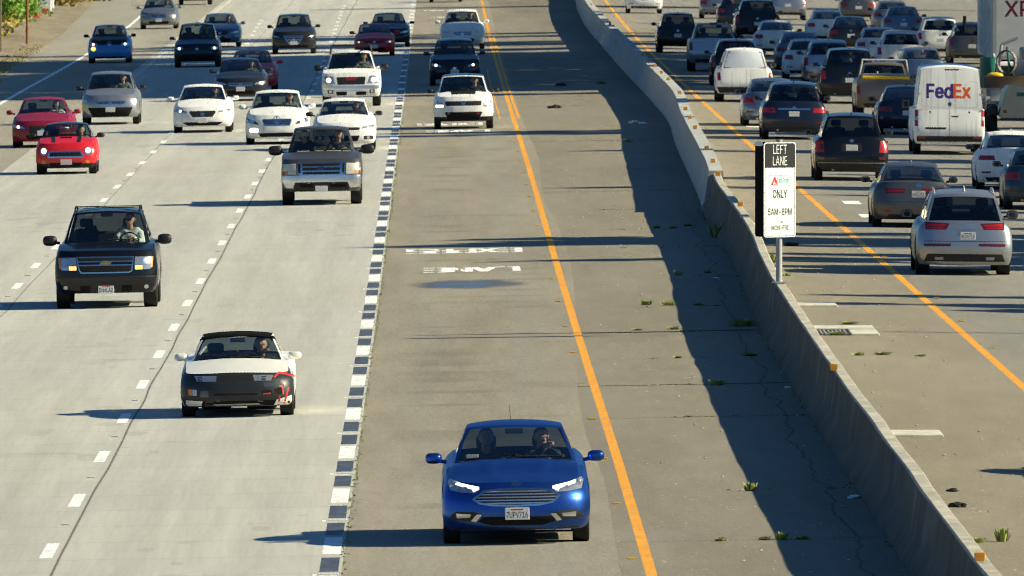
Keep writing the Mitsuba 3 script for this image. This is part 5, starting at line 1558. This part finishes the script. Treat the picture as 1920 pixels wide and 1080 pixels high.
c.driver('wheel', 'shirt_dark', 'driver of the dark blue sedan behind the red compact car')
c = Car('blue_hatchback', 'bright blue electric hatchback with a black bonnet at the far left', 'car', 'hatch', 167, 245, 118, 'sky', fine=1, hood_mat='paint_black', roof_mat='paint_sky', L=4.0, H=1.58, Hf=1.50, Hr=1.46, ax=(.7, 3.25), yc=.95, yr=1.6, yrr=3.2, yd=3.8, zt=[(0, .84), (.4, .95), (.95, 1.06), (2.4, 1.05), (3.7, 1.1), (4.0, 1.05)], df=.4, mir_mat='black_plastic')
std_front(c, grille=None, hl=(.52, .92, .74, .94), slant=.02, intake=(.8, .7, .02, .12), plate=None, lit='white')
c.on('black_nose', P_((-.70, .80), (-.5, .76), (.5, .76), (.70, .80), (.74, .98), (-.74, .98)), 'paint_black', .004)
c.on('badge_ring', ring(ell(0, .80, .09, .10, 18), .02), 'chrome', .02)
c.on('turn_signal', ell(-.66, .60, .10, .09, 14), 'amber', .012, lit='amber')
c.driver('wheel', 'shirt_grey', 'driver of the bright blue hatchback')
c = Car('silver_sedan', 'silver blue sedan at the top of the far left lanes', 'car', 'sedan', 265, 332, 54, 'pewter', fine=0)
std_front(c, chrome=True)
c.driver('wheel', 'shirt_grey', 'driver of the silver blue sedan')
c = Car('black_suv', 'dark suv cut off by the top edge left of the crossover', 'car', 'suv', 332, 400, 9, 'black', fine=0)
std_front(c)

# ------------------------------------------------------------------ vehicles going away on the right
c = Car('silver_suv', 'silver suv with wide red tail lights, nearest car on the right carriageway', 'car', 'suv', 1712, 1898, 514, 'silver', True, fine=2, L=5.05, W=1.97, H=1.74, zb=.22, ax=(.95, 3.95), yrr=4.35, yd=4.88, zt=[(0, .9), (.5, 1.0), (1.2, 1.12), (2.4, 1.08), (4.7, 1.10), (5.05, 1.06)], wbf=.81, wrf=.64, wrr=.64, wbr=.80, Hf=1.63, Hr=1.62, R=.375, tyre=.28, privacy='glass_dark', rms=.07, rmt=.12, rmb=.05, clad=.0, mir=(.24, .18, .12))
q = c.fit_px(742, 1020, 326)
for m_ in (lambda p: p, flipx):
    k = c.on('tail_light', m_(q((478, 672), (640, 680), (616, 722), (478, 722))), 'dark_red_lens', .010, rear=True)
    c.on('lamp_lens', m_(q((486, 680), (620, 687), (606, 700), (486, 700))), 'red_lens', .016, rear=True, parent=k)
    c.on('lamp_lens', m_(q((486, 704), (600, 706), (596, 716), (486, 716))), 'red_lens', .016, rear=True, parent=k)
    c.on('reflector', m_(q((468, 816), (648, 814), (648, 832), (470, 834))), 'dark_red_lens', .010, rear=True)
    c.on('exhaust_trim', m_(q((540, 905), (600, 905), (598, 925), (545, 925))), 'galvanised', .014, rear=True)
    c.on('tailgate_crease', m_(q((640, 724), (705, 724), (640, 785), (560, 785))), 'paint_silver', .012, rear=True)
c.on('tailgate_line', q((470, 797), (1015, 797), (1015, 801), (470, 801)), 'black_plastic', .005, rear=True)
c.on('trim_strip', q((640, 722), (845, 722), (845, 727), (640, 727)), 'chrome', .010, rear=True)
c.on('lower_bumper', q((492, 884), (995, 884), (1015, 935), (470, 935)), 'black_plastic', .008, rear=True)
for i in range(4):
    c.on('ring_emblem', ring(ell(-.048 * 1.5 + .048 * i + .1, 1.015,   .036, .036, 16), .013), 'bright_chrome', .022, rear=True)
c.numberplate(.06, .815, '8EVA716', True)
c.on('plate_recess', q((690, 728), (840, 728), (830, 790), (700, 790)), 'paint_silver', .006, rear=True)
c.rails('galvanised', False)
c.add('roof_fin', join(bar((0, 4.0, 1.72), (0, 4.12, 1.82), .03, 6, .008)), 'paper')
c = Car('grey_sedan', 'metallic grey sedan with angular red tail lights behind the nearest silver suv', 'car', 'sedan', 1632, 1786, 425, 'gun', True, fine=2, privacy='glass_tint', mir_mat='black_plastic')
q = c.fit_px(378, 703, 290)
for m_ in (lambda p: p, flipx):
    k = c.on('tail_light', m_(q((186, 446), (325, 450), (318, 480), (196, 480))), 'dark_red_lens', .010, rear=True)
    c.on('lamp_lens', m_(q((200, 456), (318, 458), (314, 466), (200, 468))), 'red_lens', .016, rear=True, parent=k)
    c.on('reflector', m_(q((190, 588), (234, 588), (230, 606), (192, 602))), 'red_lens', .010, rear=True)
c.on('lower_bumper', q((215, 620), (540, 620), (560, 655), (195, 655)), 'black_plastic', .008, rear=True)
c.on('badge', ell(.13, .98, .07, .045, 16), 'chrome', .014, rear=True, res=0)
c.numberplate(.12, .775, '8KSL052', True)
c.on('bumper_line', q((190, 536), (560, 536), (560, 539), (190, 539)), 'black_plastic', .004, rear=True)
c.add('roof_fin', join(bar((0, 2.95, 1.44), (0, 3.05, 1.52), .025, 6, .008)), 'paper')
c = Car('white_sedan', 'white sedan with red tail lights at the right edge of the picture', 'car', 'sedan', 1838, 1955, 355, 'white', True, fine=1, mir_mat='black_plastic')
std_rear(c, tl=(.50, .96, .66, .80), plate=.45)
c = Car('black_hatchback', 'dark car cut off by the right edge beside the silver suv', 'car', 'hatch', 1890, 2008, 393, 'teal', True, fine=1, mir_mat='black_plastic')
std_rear(c)
c = Car('black_suv', 'black suv with one bright red tail light just beyond the lane sign', 'car', 'suv', 1531, 1658, 338, 'black', True, fine=1, W=1.94, L=4.82, H=1.77, Hf=1.66, Hr=1.65, yrr=4.2, yd=4.68, zt=[(0, .95), (.5, 1.05), (1.2, 1.16), (2.4, 1.12), (4.5, 1.15), (4.82, 1.10)], wbf=.80, wbr=.79, wrf=.64, wrr=.63, ax=(.9, 3.8), privacy='glass_dark')
std_rear(c, tl=(.74, .985, .56, .90), plate=.70, lit=(False, True), refl=(.74, .92, .36, .43), plate_text=None, badge=.9, bump=(.8, .02, .18))
c.on('bumper_trim', rect(-.9, .9, .47, .485), 'galvanised', .012, rear=True)
c.rails('black_plastic', False)
c = Car('delivery_van', 'tall white delivery van with large purple and orange lettering on its rear doors', 'van', 'van', 1712, 1842, 289, 'white', True, fine=2, rear_glass=False, side_solid=True, mir=(.22, .34, .1), mir_mat='black_plastic', no_bench=True, rms=.05, rmt=.05, rmb=.03)
q = c.fit_px(997, 938, 322)
RB, RT = c.Br, c.Tr


def upper(x, z):
    """The rear doors above the belt."""
    s = c.s
    zb_, zt_ = 1.32, c.s['Hr']
    t = np.clip((z - zb_) / (zt_ - zb_), 0, 1)
    return (s['yd'] - .01) * (1 - t) + s['yrr'] * t + .025 * 4 * t * (1 - t)


def van_on(name, poly, mat, off=.012, parent=None, res=.2):
    lo, hi = poly.bounds[1], poly.bounds[3]
    S = upper if lo > 1.3 else (lambda x, z: np.where(z > 1.32, upper(x, z), c.Rr(x, z)))
    return c.add(name, plate_on(flipx(poly), S, off, .02, res, -1), mat, parent, 30)


def van_word(text, wide, h, x0, z, mat, key):
    m = meshkit.text_mesh(text, h, .003, True)
    m = trimesh.util.concatenate([m.copy().apply_translation([dx, dz_, abs(dx) * .05]) for dx in (-.011, 0, .011) for dz_ in (-.006, .006)])
    v = m.vertices.copy()
    wd = v[:, 0].max() - v[:, 0].min()
    v[:, 0] = (v[:, 0] - v[:, 0].min()) * wide / wd + x0
    y = upper(v[:, 0], v[:, 1] + z) + .014 + v[:, 2]
    put(key, mikit.ply((np.column_stack([-v[:, 0], y, v[:, 1] + z]), np.asarray(m.faces)), mat), c.key, to_world=c.M)


kz = lambda py: (938 - py) / 322 + .019 - .02
kx = lambda px: (px - 997) / 322
van_word('Fed', (1028 - 780) / 322, .385, kx(780), kz(412), 'decal_purple', 'lettering')
van_word('Ex', (1192 - 1028) / 322, .385, kx(1026), kz(412), 'decal_orange', 'lettering')
van_on('door_seam', sg.box(-.006, .36, .006, 2.38), 'black_plastic', .004)
for sgn in (-1, 1):
    r = sorted((sgn * .10, sgn * .80))
    van_on('door_panel_line', ring(rect(r[0], r[1], 1.36, 2.10, .08), .008), 'galvanised', .003)
    van_on('hinge', rect(*sorted((sgn * .84, sgn * .92)), 1.70, 1.76, .01), 'galvanised', .02)
    k = c.on('tail_light', rect(*sorted((sgn * .90, sgn * .99)), .82, 1.28, .01), 'red_lens', .012, rear=True)
    c.on('lamp_lens', rect(*sorted((sgn * .905, sgn * .985)), .98, 1.10), 'lamp_bowl', .018, rear=True, parent=k)
    c.on('reflector', rect(*sorted((sgn * .68, sgn * .88)), .47, .53, .01), 'red_lens', .03, rear=True)
    c.on('door_stay', ell(sgn * .56, 1.22, .03, .035, 10), 'black_plastic', .02, rear=True, res=0)
c.on('rear_step', rect(-.93, .93, .38, .54, .02), 'black_plastic', .022, rear=True)
c.on('plate_recess', rect(-.70, -.10, .73, .79, .01), 'black_plastic', .012, rear=True)
c.on('license_plate', rect(-.56, -.26, .60, .72, .01), 'plate_white', .014, rear=True)
c.on('door_handle', rect(.05, .25, 1.08, 1.12, .01), 'black_plastic', .03, rear=True)
van_on('badge', ell(0, 1.45, .055, .065, 14), 'lamp_dark', .016)
van_on('brake_light', rect(-.15, .26, 2.50 - .09, 2.45, .01), 'dark_red_lens', .02)
c = Car('black_suv', 'black suv with a chrome tailgate bar just above the lane sign', 'car', 'suv', 1425, 1549, 261, 'navy', True, fine=1, W=1.93, L=4.9, yrr=4.2, yd=4.75, ax=(.95, 3.85), zt=[(0, .92), (.5, 1.02), (1.2, 1.13), (2.4, 1.1), (4.6, 1.13), (4.9, 1.08)], wbf=.79, wbr=.78, wrf=.63, wrr=.62, privacy='glass_dark', H=1.73, Hf=1.62, Hr=1.6)
std_rear(c, tl=(.58, .98, .64, .80), plate=.60, lit=(False, True), strip=(.5, .74, .79), refl=(.66, .86, .28, .34))
c = Car('blue_sedan', 'blue grey sedan behind the black suv with the chrome bar', 'car', 'sedan', 1392, 1500, 236, 'steel', True, fine=1, privacy='glass_dark')
std_rear(c)
c = Car('tan_pickup', 'tan work pickup with a yellow bar across its tailgate', 'truck', 'pickup', 1610, 1706, 221, 'tan', True, fine=1, H=1.78, Hf=1.68, Hr=1.68, W=1.9, privacy='glass_tint', wbr=.79, wrr=.64, wbf=.79, wrf=.64)
std_rear(c, tl=(.84, .97, .48, .72), plate=.2, refl=None, badge=None)
c.add('yellow_bar', rbox(-.76, .76, 5.62, 5.72, 1.27, 1.37, .03), 'yellow_plastic')
c.add('rack_frame', join(*[bar((x, 3.7, 1.25), (x * .86, 3.75, 1.86), .035, 6) for x in (-.82, .82)], bar((-.72, 3.75, 1.86), (.72, 3.75, 1.86), .035, 6)), 'slab_pale')
c.add('toolbox', rbox(-.7, .7, 3.75, 4.2, .95, 1.42, .03), 'galvanised')
c = Car('blue_sedan', 'dark blue sedan half hidden behind the delivery van', 'car', 'sedan', 1643, 1756, 252, 'navy', True, fine=1, privacy='glass_tint')
std_rear(c, tl=(.5, .96, .60, .76), chmsl=True)
prin('pale_window', (.72, .76, .84), .25, 0, 1)  # bright reflection painted in as the pane's own pale colour
c = Car('white_pickup', 'white pickup truck with a camper shell and a pale rear window', 'truck', 'bigsuv', 1341, 1448, 191, 'white', True, fine=1, L=5.4, H=1.84, ax=(.95, 4.3), yrr=5.0, yd=5.28, zt=[(0, 1.02), (.4, 1.08), (1.3, 1.16), (2.4, 1.14), (5.2, 1.14), (5.4, 1.12)], W=1.92, wbf=.80, wbr=.80, wrf=.62, wrr=.60, Hf=1.72, Hr=1.74, rear_win='pale_window', rms=.07, rmt=.1, rmb=.06, privacy='glass_tint')
std_rear(c, tl=(.84, .97, .52, .84), plate=None, refl=None, badge=None, bump=(.9, .02, .26))
c.add('window_seal', join(*[tubeline([tuple(p) for p in np.array([c.Br[1] * .93 + c.Tr[1] * .07, c.Br[-2] * .93 + c.Tr[-2] * .07, c.Tr[-2] * .92 + c.Br[-2] * .08, c.Tr[1] * .92 + c.Br[1] * .08, c.Br[1] * .93 + c.Tr[1] * .07]) + [0, .02, 0]], .018, 5)]), 'black_plastic')
c = Car('black_suv', 'black suv with a red roof brake light behind the camper shell pickup', 'car', 'suv', 1335, 1424, 160, 'black', True, fine=1, privacy='glass_tint')
std_rear(c, tl=(.8, .98, .55, .92), lit=(True, False))
c.add('brake_light', rbox(-.5, .5, 4.02, 4.10, 1.585, 1.63, .02), 'red_lens')
c = Car('silver_pickup', 'silver pickup truck left of the roof brake light suv', 'truck', 'pickup', 1293, 1384, 134, 'silver', True, fine=1, H=1.85, privacy='glass_tint', rear_win='glass_tint')
std_rear(c, tl=(.84, .98, .52, .86), plate=.2, refl=None, badge=None)
c.add('roof_brake_light', rbox(-.14, .14, 3.30, 3.36, 1.83, 1.88, .01), 'red_lens')
c = Car('black_suv', 'black boxy suv first in the row beside the far barrier', 'car', 'bigsuv', 1233, 1307, 99, 'black', True, fine=1, W=1.78, L=4.5, H=1.70, zb=.28, zt=[(0, .96), (.4, 1.04), (1.2, 1.12), (2.4, 1.08), (4.3, 1.1), (4.5, 1.06)], ax=(.85, 3.5), yc=1.2, yr=1.75, yrr=4.1, yd=4.36, Hf=1.6, Hr=1.6, wbf=.75, wbr=.74, wrf=.6, wrr=.6, R=.35, privacy='glass_dark')
std_rear(c, tl=(.82, .97, .56, .86))
FARR = [('white_minivan', 'white van cut off by the top edge beside the far yellow line', 'van', 'suv', 1175, 1240, 25, 'white', {}), ('silver_sedan', 'silver sedan with lit brake lights at the top of the right carriageway', 'car', 'hatch', 1312, 1378, 35, 'pewter', dict(lit=(True, True))),
        ('blue_hatchback', 'dark blue car just left of the tall black suv', 'car', 'hatch', 1350, 1408, 52, 'navy', {}), ('black_suv', 'tall black suv with both red tail lights visible among the far cars', 'car', 'bigsuv', 1382, 1456, 78, 'black', dict(lit=(False, True))),
        ('silver_suv', 'silver suv with strong sun glint cut by the top edge', 'car', 'suv', 1440, 1512, 37, 'silver', dict(lit=(False, True))), ('white_sedan', 'white sedan in shade right behind the silver pickup', 'car', 'sedan', 1418, 1492, 105, 'white', {}),
        ('blue_sedan', 'blue sedan left of the two white hatchbacks', 'car', 'sedan', 1460, 1536, 131, 'steel', {}), ('white_hatchback', 'white hatchback between the blue sedan and the silver suv', 'car', 'hatch', 1478, 1548, 148, 'white', {}),
        ('silver_suv', 'silver suv left of the dark pickup in the middle of the queue', 'car', 'suv', 1512, 1594, 161, 'silver', {}), ('black_suv', 'black suv with a high roof light behind the tan pickup', 'car', 'bigsuv', 1546, 1636, 194, 'black', dict(lit=(True, False))),
        ('white_hatchback', 'white car left of the white suv with the dark rear window', 'car', 'hatch', 1612, 1682, 121, 'white', {}), ('white_suv', 'white suv with a dark rear window in the middle of the far queue', 'car', 'suv', 1648, 1728, 139, 'white', {}),
        ('blue_sedan', 'pale blue sedan in front of the delivery van', 'car', 'sedan', 1683, 1770, 166, 'steel', {}), ('black_sedan', 'black sedan with a white plate in the far queue', 'car', 'sedan', 1560, 1628, 96, 'charcoal', {}),
        ('white_sedan', 'pale sedan left of the black sedan in the far queue', 'car', 'sedan', 1518, 1584, 81, 'white', {}), ('black_sedan', 'dark sedan with lit brake lights at the top right', 'car', 'sedan', 1575, 1642, 39, 'gun', dict(lit=(True, True))),
        ('silver_sedan', 'silver sedan behind the brown roofed car at the top right', 'car', 'sedan', 1638, 1708, 60, 'pewter', {}), ('grey_sedan', 'grey car with a brown roof and a red tail light', 'car', 'sedan', 1660, 1726, 73, 'steel', dict(roof='paint_tan', lit=(False, True))),
        ('white_suv', 'white suv with a large dark rear window left of the trailer', 'car', 'suv', 1724, 1798, 108, 'white', {}), ('grey_suv', 'grey suv with a tall dark exhaust pipe right beside the trailer', 'car', 'suv', 1783, 1858, 120, 'gun', {}),
        ('white_sedan', 'white sedan in the second row from the top edge', 'car', 'sedan', 1512, 1576, 62, 'white', {})]
for name, lab, cat, kind, a, b, py, col, ex in FARR[:-1]:
    c = Car(name, lab, cat, kind, a, b, py, col, True, fine=0, privacy='glass_dark', **({'roof_mat': ex['roof']} if 'roof' in ex else {}))
    std_rear(c, lit=ex.get('lit', (False, False)), tl=(.6, .97, .62, .82) if kind in ('sedan', 'hatch') else (.8, .98, .58, .9))
    if 'exhaust pipe' in lab:
        c.add('exhaust_pipe', bar((.3, 4.3, 1.1), (.3, 4.3, 1.95), .07, 8), 'black_matte')
c = Car('grey_sedan', 'grey car beyond the right edge whose pointed shadow lies on the shoulder', 'car', 'sedan', 2165, 2370, 895, 'grey', True, fine=0)
std_rear(c)

# semi trailer and work truck at the right edge
w = at(1870, 160)
D = w[1]
K = FOC / D
tx0 = (1862 - 830) / K
k = thing('semi_trailer', 'tall white box trailer with dark red lettering at the top right corner', 'trailer')
z0 = float(g(tx0))
TW, TH, TL = 2.6, 3.2, 16.0
b0 = z0 + .95
xl = tx0
prin('trailer_skin', proc(lambda p, n, uv: mi.Color3f(.62, .63, .64) * (1 + (fbm(p.x * 2, p.y * .4, p.z * 2) - .5) * .25)), .45)
put('box', mikit.ply(rbox(xl, xl + TW, D, D + TL, b0, b0 + TH, .02), 'trailer_skin', smooth=30), k)
for i in range(9):
    put('side_rib', mikit.ply(box(xl - .02, xl + .005, D + .3 + i * 1.6, D + .38 + i * 1.6, b0 + .05, b0 + TH - .05), 'galvanised'), k)
put('rear_frame', mikit.ply(join(box(xl - .005, xl + .12, D - .05, D - .002, b0, b0 + TH), box(xl + TW - .12, xl + TW + .005, D - .05, D - .002, b0, b0 + TH), box(xl + .12, xl + TW - .12, D - .05, D - .002, b0, b0 + .14), box(xl + .12, xl + TW - .12, D - .05, D - .002, b0 + TH - .12, b0 + TH)), 'galvanised'), k)
put('rear_door', mikit.ply(rbox(xl + .125, xl + TW / 2 - .01, D - .03, D - .004, b0 + .15, b0 + TH - .13, .006), 'trailer_skin'), k)
put('rear_door', mikit.ply(rbox(xl + TW / 2 + .01, xl + TW - .125, D - .03, D - .004, b0 + .15, b0 + TH - .13, .006), 'trailer_skin'), k)
m = meshkit.text_mesh('XPO', .56, .004, True)
v = m.vertices
put('lettering', mikit.ply((np.column_stack([v[:, 0] * 1.0 + xl + .40, D - .034 - v[:, 2], v[:, 1] + b0 + (112 - 31) / K]), np.asarray(m.faces)), 'decal_maroon'), k)
put('underride_guard', mikit.ply(join(box(xl + .2, xl + TW - .2, D - .02, D + .08, z0 + .5, z0 + .6), box(xl + .6, xl + .7, D, D + .08, z0 + .6, b0), box(xl + TW - .7, xl + TW - .6, D, D + .08, z0 + .6, b0)), 'black_matte'), k)
for q0 in (.1, TW - .7):
    put('mudflap', mikit.ply(box(xl + q0, xl + q0 + .6, D + .5, D + .52, z0 + .25, z0 + .9), 'black_matte'), k)
for i, (xx, sg_) in enumerate(((xl + .25, -1), (xl + TW - .25, 1))):
    put('tail_light', mikit.ply(moved(rbox(-.09, .09, -.03, .03, 0, .1, .01), (xx, D - .06, b0 - .14)), 'red_lens'), k)
ty, rim, rim2 = wheel_mesh(.5, .5, False)
for yy in (1.2, 2.5):
    for xx in (xl + .3, xl + TW - .3):
        M = T4().translate([xx, D + yy, z0 + .5])
        q_ = put('wheel', ty, k, to_world=M)
        put('rim', rim, q_, to_world=M)
put('chassis', mikit.ply(join(box(xl + .8, xl + TW - .8, D + .2, D + TL, z0 + .75, b0), box(xl + .2, xl + TW - .2, D + 1.1, D + 1.3, z0 + .42, z0 + .6), box(xl + .2, xl + TW - .2, D + 2.4, D + 2.6, z0 + .42, z0 + .6)), 'black_matte'), k)

w = at(1850, 248)
D = w[1]; K = FOC / D; x0 = w[0]; z0 = float(g(x0))
k = thing('work_truck', 'flatbed work truck with brown wooden sides and a coil of hose', 'truck')
put('wooden_side', mikit.ply(join(rbox(x0 - .05, x0 + 2.1, D + .4, D + .46, z0 + 1.35, z0 + 1.72, .01)), 'wood_box'), k)
put('wooden_side', mikit.ply(join(rbox(x0 - .06, x0 - .02, D + .47, D + 4.2, z0 + 1.35, z0 + 1.72, .01)), 'wood_box'), k)
put('bed', mikit.ply(box(x0, x0 + 2.1, D + .47, D + 4.3, z0 + 1.1, z0 + 1.34), 'paint_pewter'), k)
put('rear_box', mikit.ply(rbox(x0 + .12, x0 + .72, D + .1, D + .39, z0 + .95, z0 + 1.32, .02), 'slab_pale'), k)
put('cab', mikit.ply(join(rbox(x0 + .05, x0 + 2.05, D + 4.5, D + 6.3, z0 + .6, z0 + 1.5, .08), rbox(x0 + .15, x0 + 1.95, D + 4.5, D + 5.6, z0 + 1.4, z0 + 2.1, .1)), 'paint_white'), k)
put('rear_window', mikit.ply(rbox(x0 + .35, x0 + 1.75, D + 4.47, D + 4.495, z0 + 1.6, z0 + 1.98, .01), 'black_plastic'), k)
a = np.linspace(0, 2 * np.pi, 19)
for i in range(5):
    put('hose_coil', mikit.ply(tubeline([(x0 + .62 + .28 * math.cos(t) + .02 * i, D + .9 + .07 * i, z0 + 2.15 + .36 * math.sin(t)) for t in a], .025, 6), ('black_plastic', 'galvanised', 'black_plastic', 'galvanised', 'black_plastic')[i]), k)
put('hose_stand', mikit.ply(join(bar((x0 + .3, D + 1.1, z0 + 1.3), (x0 + .5, D + 1.1, z0 + 2.7), .05, 8), bar((x0 + .5, D + 1.1, z0 + 2.7), (x0 + 1.0, D + 1.1, z0 + 2.9), .05, 8)), 'galvanised', smooth=40), k)
put('barrel', mikit.ply(bar((x0 + .12, D + 1.6, z0 + 1.34), (x0 + .12, D + 1.6, z0 + 2.3), .28, 14), 'teal_plastic' if 'teal_plastic' in scene else prin('teal_plastic', (.01, .14, .12), .4), smooth=40), k)
put('yellow_cover', mikit.ply(ball((x0 + .28, D + .7, z0 + 1.74), .26, .2, .1), 'yellow_plastic', smooth=True), k)
put('machine', mikit.ply(join(rbox(x0 + .9, x0 + 2.0, D + 1.2, D + 2.6, z0 + 1.34, z0 + 2.2, .08), rbox(x0 + 1.1, x0 + 1.8, D + 2.0, D + 3.0, z0 + 2.1, z0 + 2.6, .1)), 'paint_pewter'), k)
put('chassis', mikit.ply(box(x0 + .5, x0 + 1.6, D + .5, D + 6, z0 + .6, z0 + 1.09), 'black_matte'), k)
ty, rim, rim2 = wheel_mesh(.42, .3, False)
for yy in (1.5, 5.5):
    for xx in (x0 + .2, x0 + 1.9):
        M = T4().translate([xx, D + yy, z0 + .42])
        q_ = put('wheel', ty, k, to_world=M)
        put('rim', rim, q_, to_world=M)

for i, (dx, dy, r, h_) in enumerate(((.55, 1.3, .05, 1.1), (.85, 1.8, .04, 1.3), (1.3, 1.0, .06, .8), (1.6, 1.6, .05, 1.2), (1.1, 2.8, .09, 1.5))):
    put('pipe', mikit.ply(bar((x0 + dx, D + dy, z0 + 1.3), (x0 + dx + .15 * (i - 2), D + dy + .2, z0 + 1.3 + h_), r, 8), ('galvanised', 'teal_plastic', 'rust_steel', 'paper', 'black_matte')[i], smooth=40), k)
put('crate', mikit.ply(rbox(x0 + 1.2, x0 + 1.75, D + .7, D + 1.1, z0 + 1.34, z0 + 1.8, .02), 'teal_plastic', smooth=30), k)

# the cream utility trailer pulled behind a truck at the right edge
w = at(1868, 250); D = w[1] - 6; x0 = (1881 - 830) * D / FOC; z0 = float(g(x0))
k = thing('utility_trailer', 'cream coloured utility trailer cut off by the right edge, in front of the work truck', 'trailer')
body = trimesh.creation.extrude_polygon(P_((0, .55), (.02, .55), (1.9, .55), (1.9, 1.55), (.18, 1.55), (.06, 1.4), (-.12, .66)), 2.6, engine='earcut')
v = body.vertices
put('body', mikit.ply((np.column_stack([v[:, 0] + x0, v[:, 2] + D, v[:, 1] + z0]), np.asarray(body.faces)), 'paint_cream', smooth=25), k)
put('tail_light', mikit.ply(moved(rbox(-.05, .05, -.02, .01, -.05, .05, .01), (x0 + .06, D - .015, z0 + .78)), 'red_lens'), k)
put('number_panel', mikit.ply(moved(rbox(-.14, .14, -.01, .005, -.06, .06, .005), (x0 + .55, D - .01, z0 + 1.3)), 'teal_plastic'), k)
put('bumper', mikit.ply(rbox(x0 - .1, x0 + 1.9, D - .06, D - .01, z0 + .5, z0 + .58, .01), 'black_plastic'), k)
put('mudguard', mikit.ply(rbox(x0 - .42, x0 - .14, D + .3, D + 1.3, z0 + .62, z0 + .95, .08), 'black_plastic', smooth=30), k)
ty, rim, rim2 = wheel_mesh(.34, .22, False)
for xx in (x0 - .26, x0 + 2.1):
    M = T4().translate([xx, D + .8, z0 + .34])
    q_ = put('wheel', ty, k, to_world=M)
    put('rim', rim, q_, to_world=M)
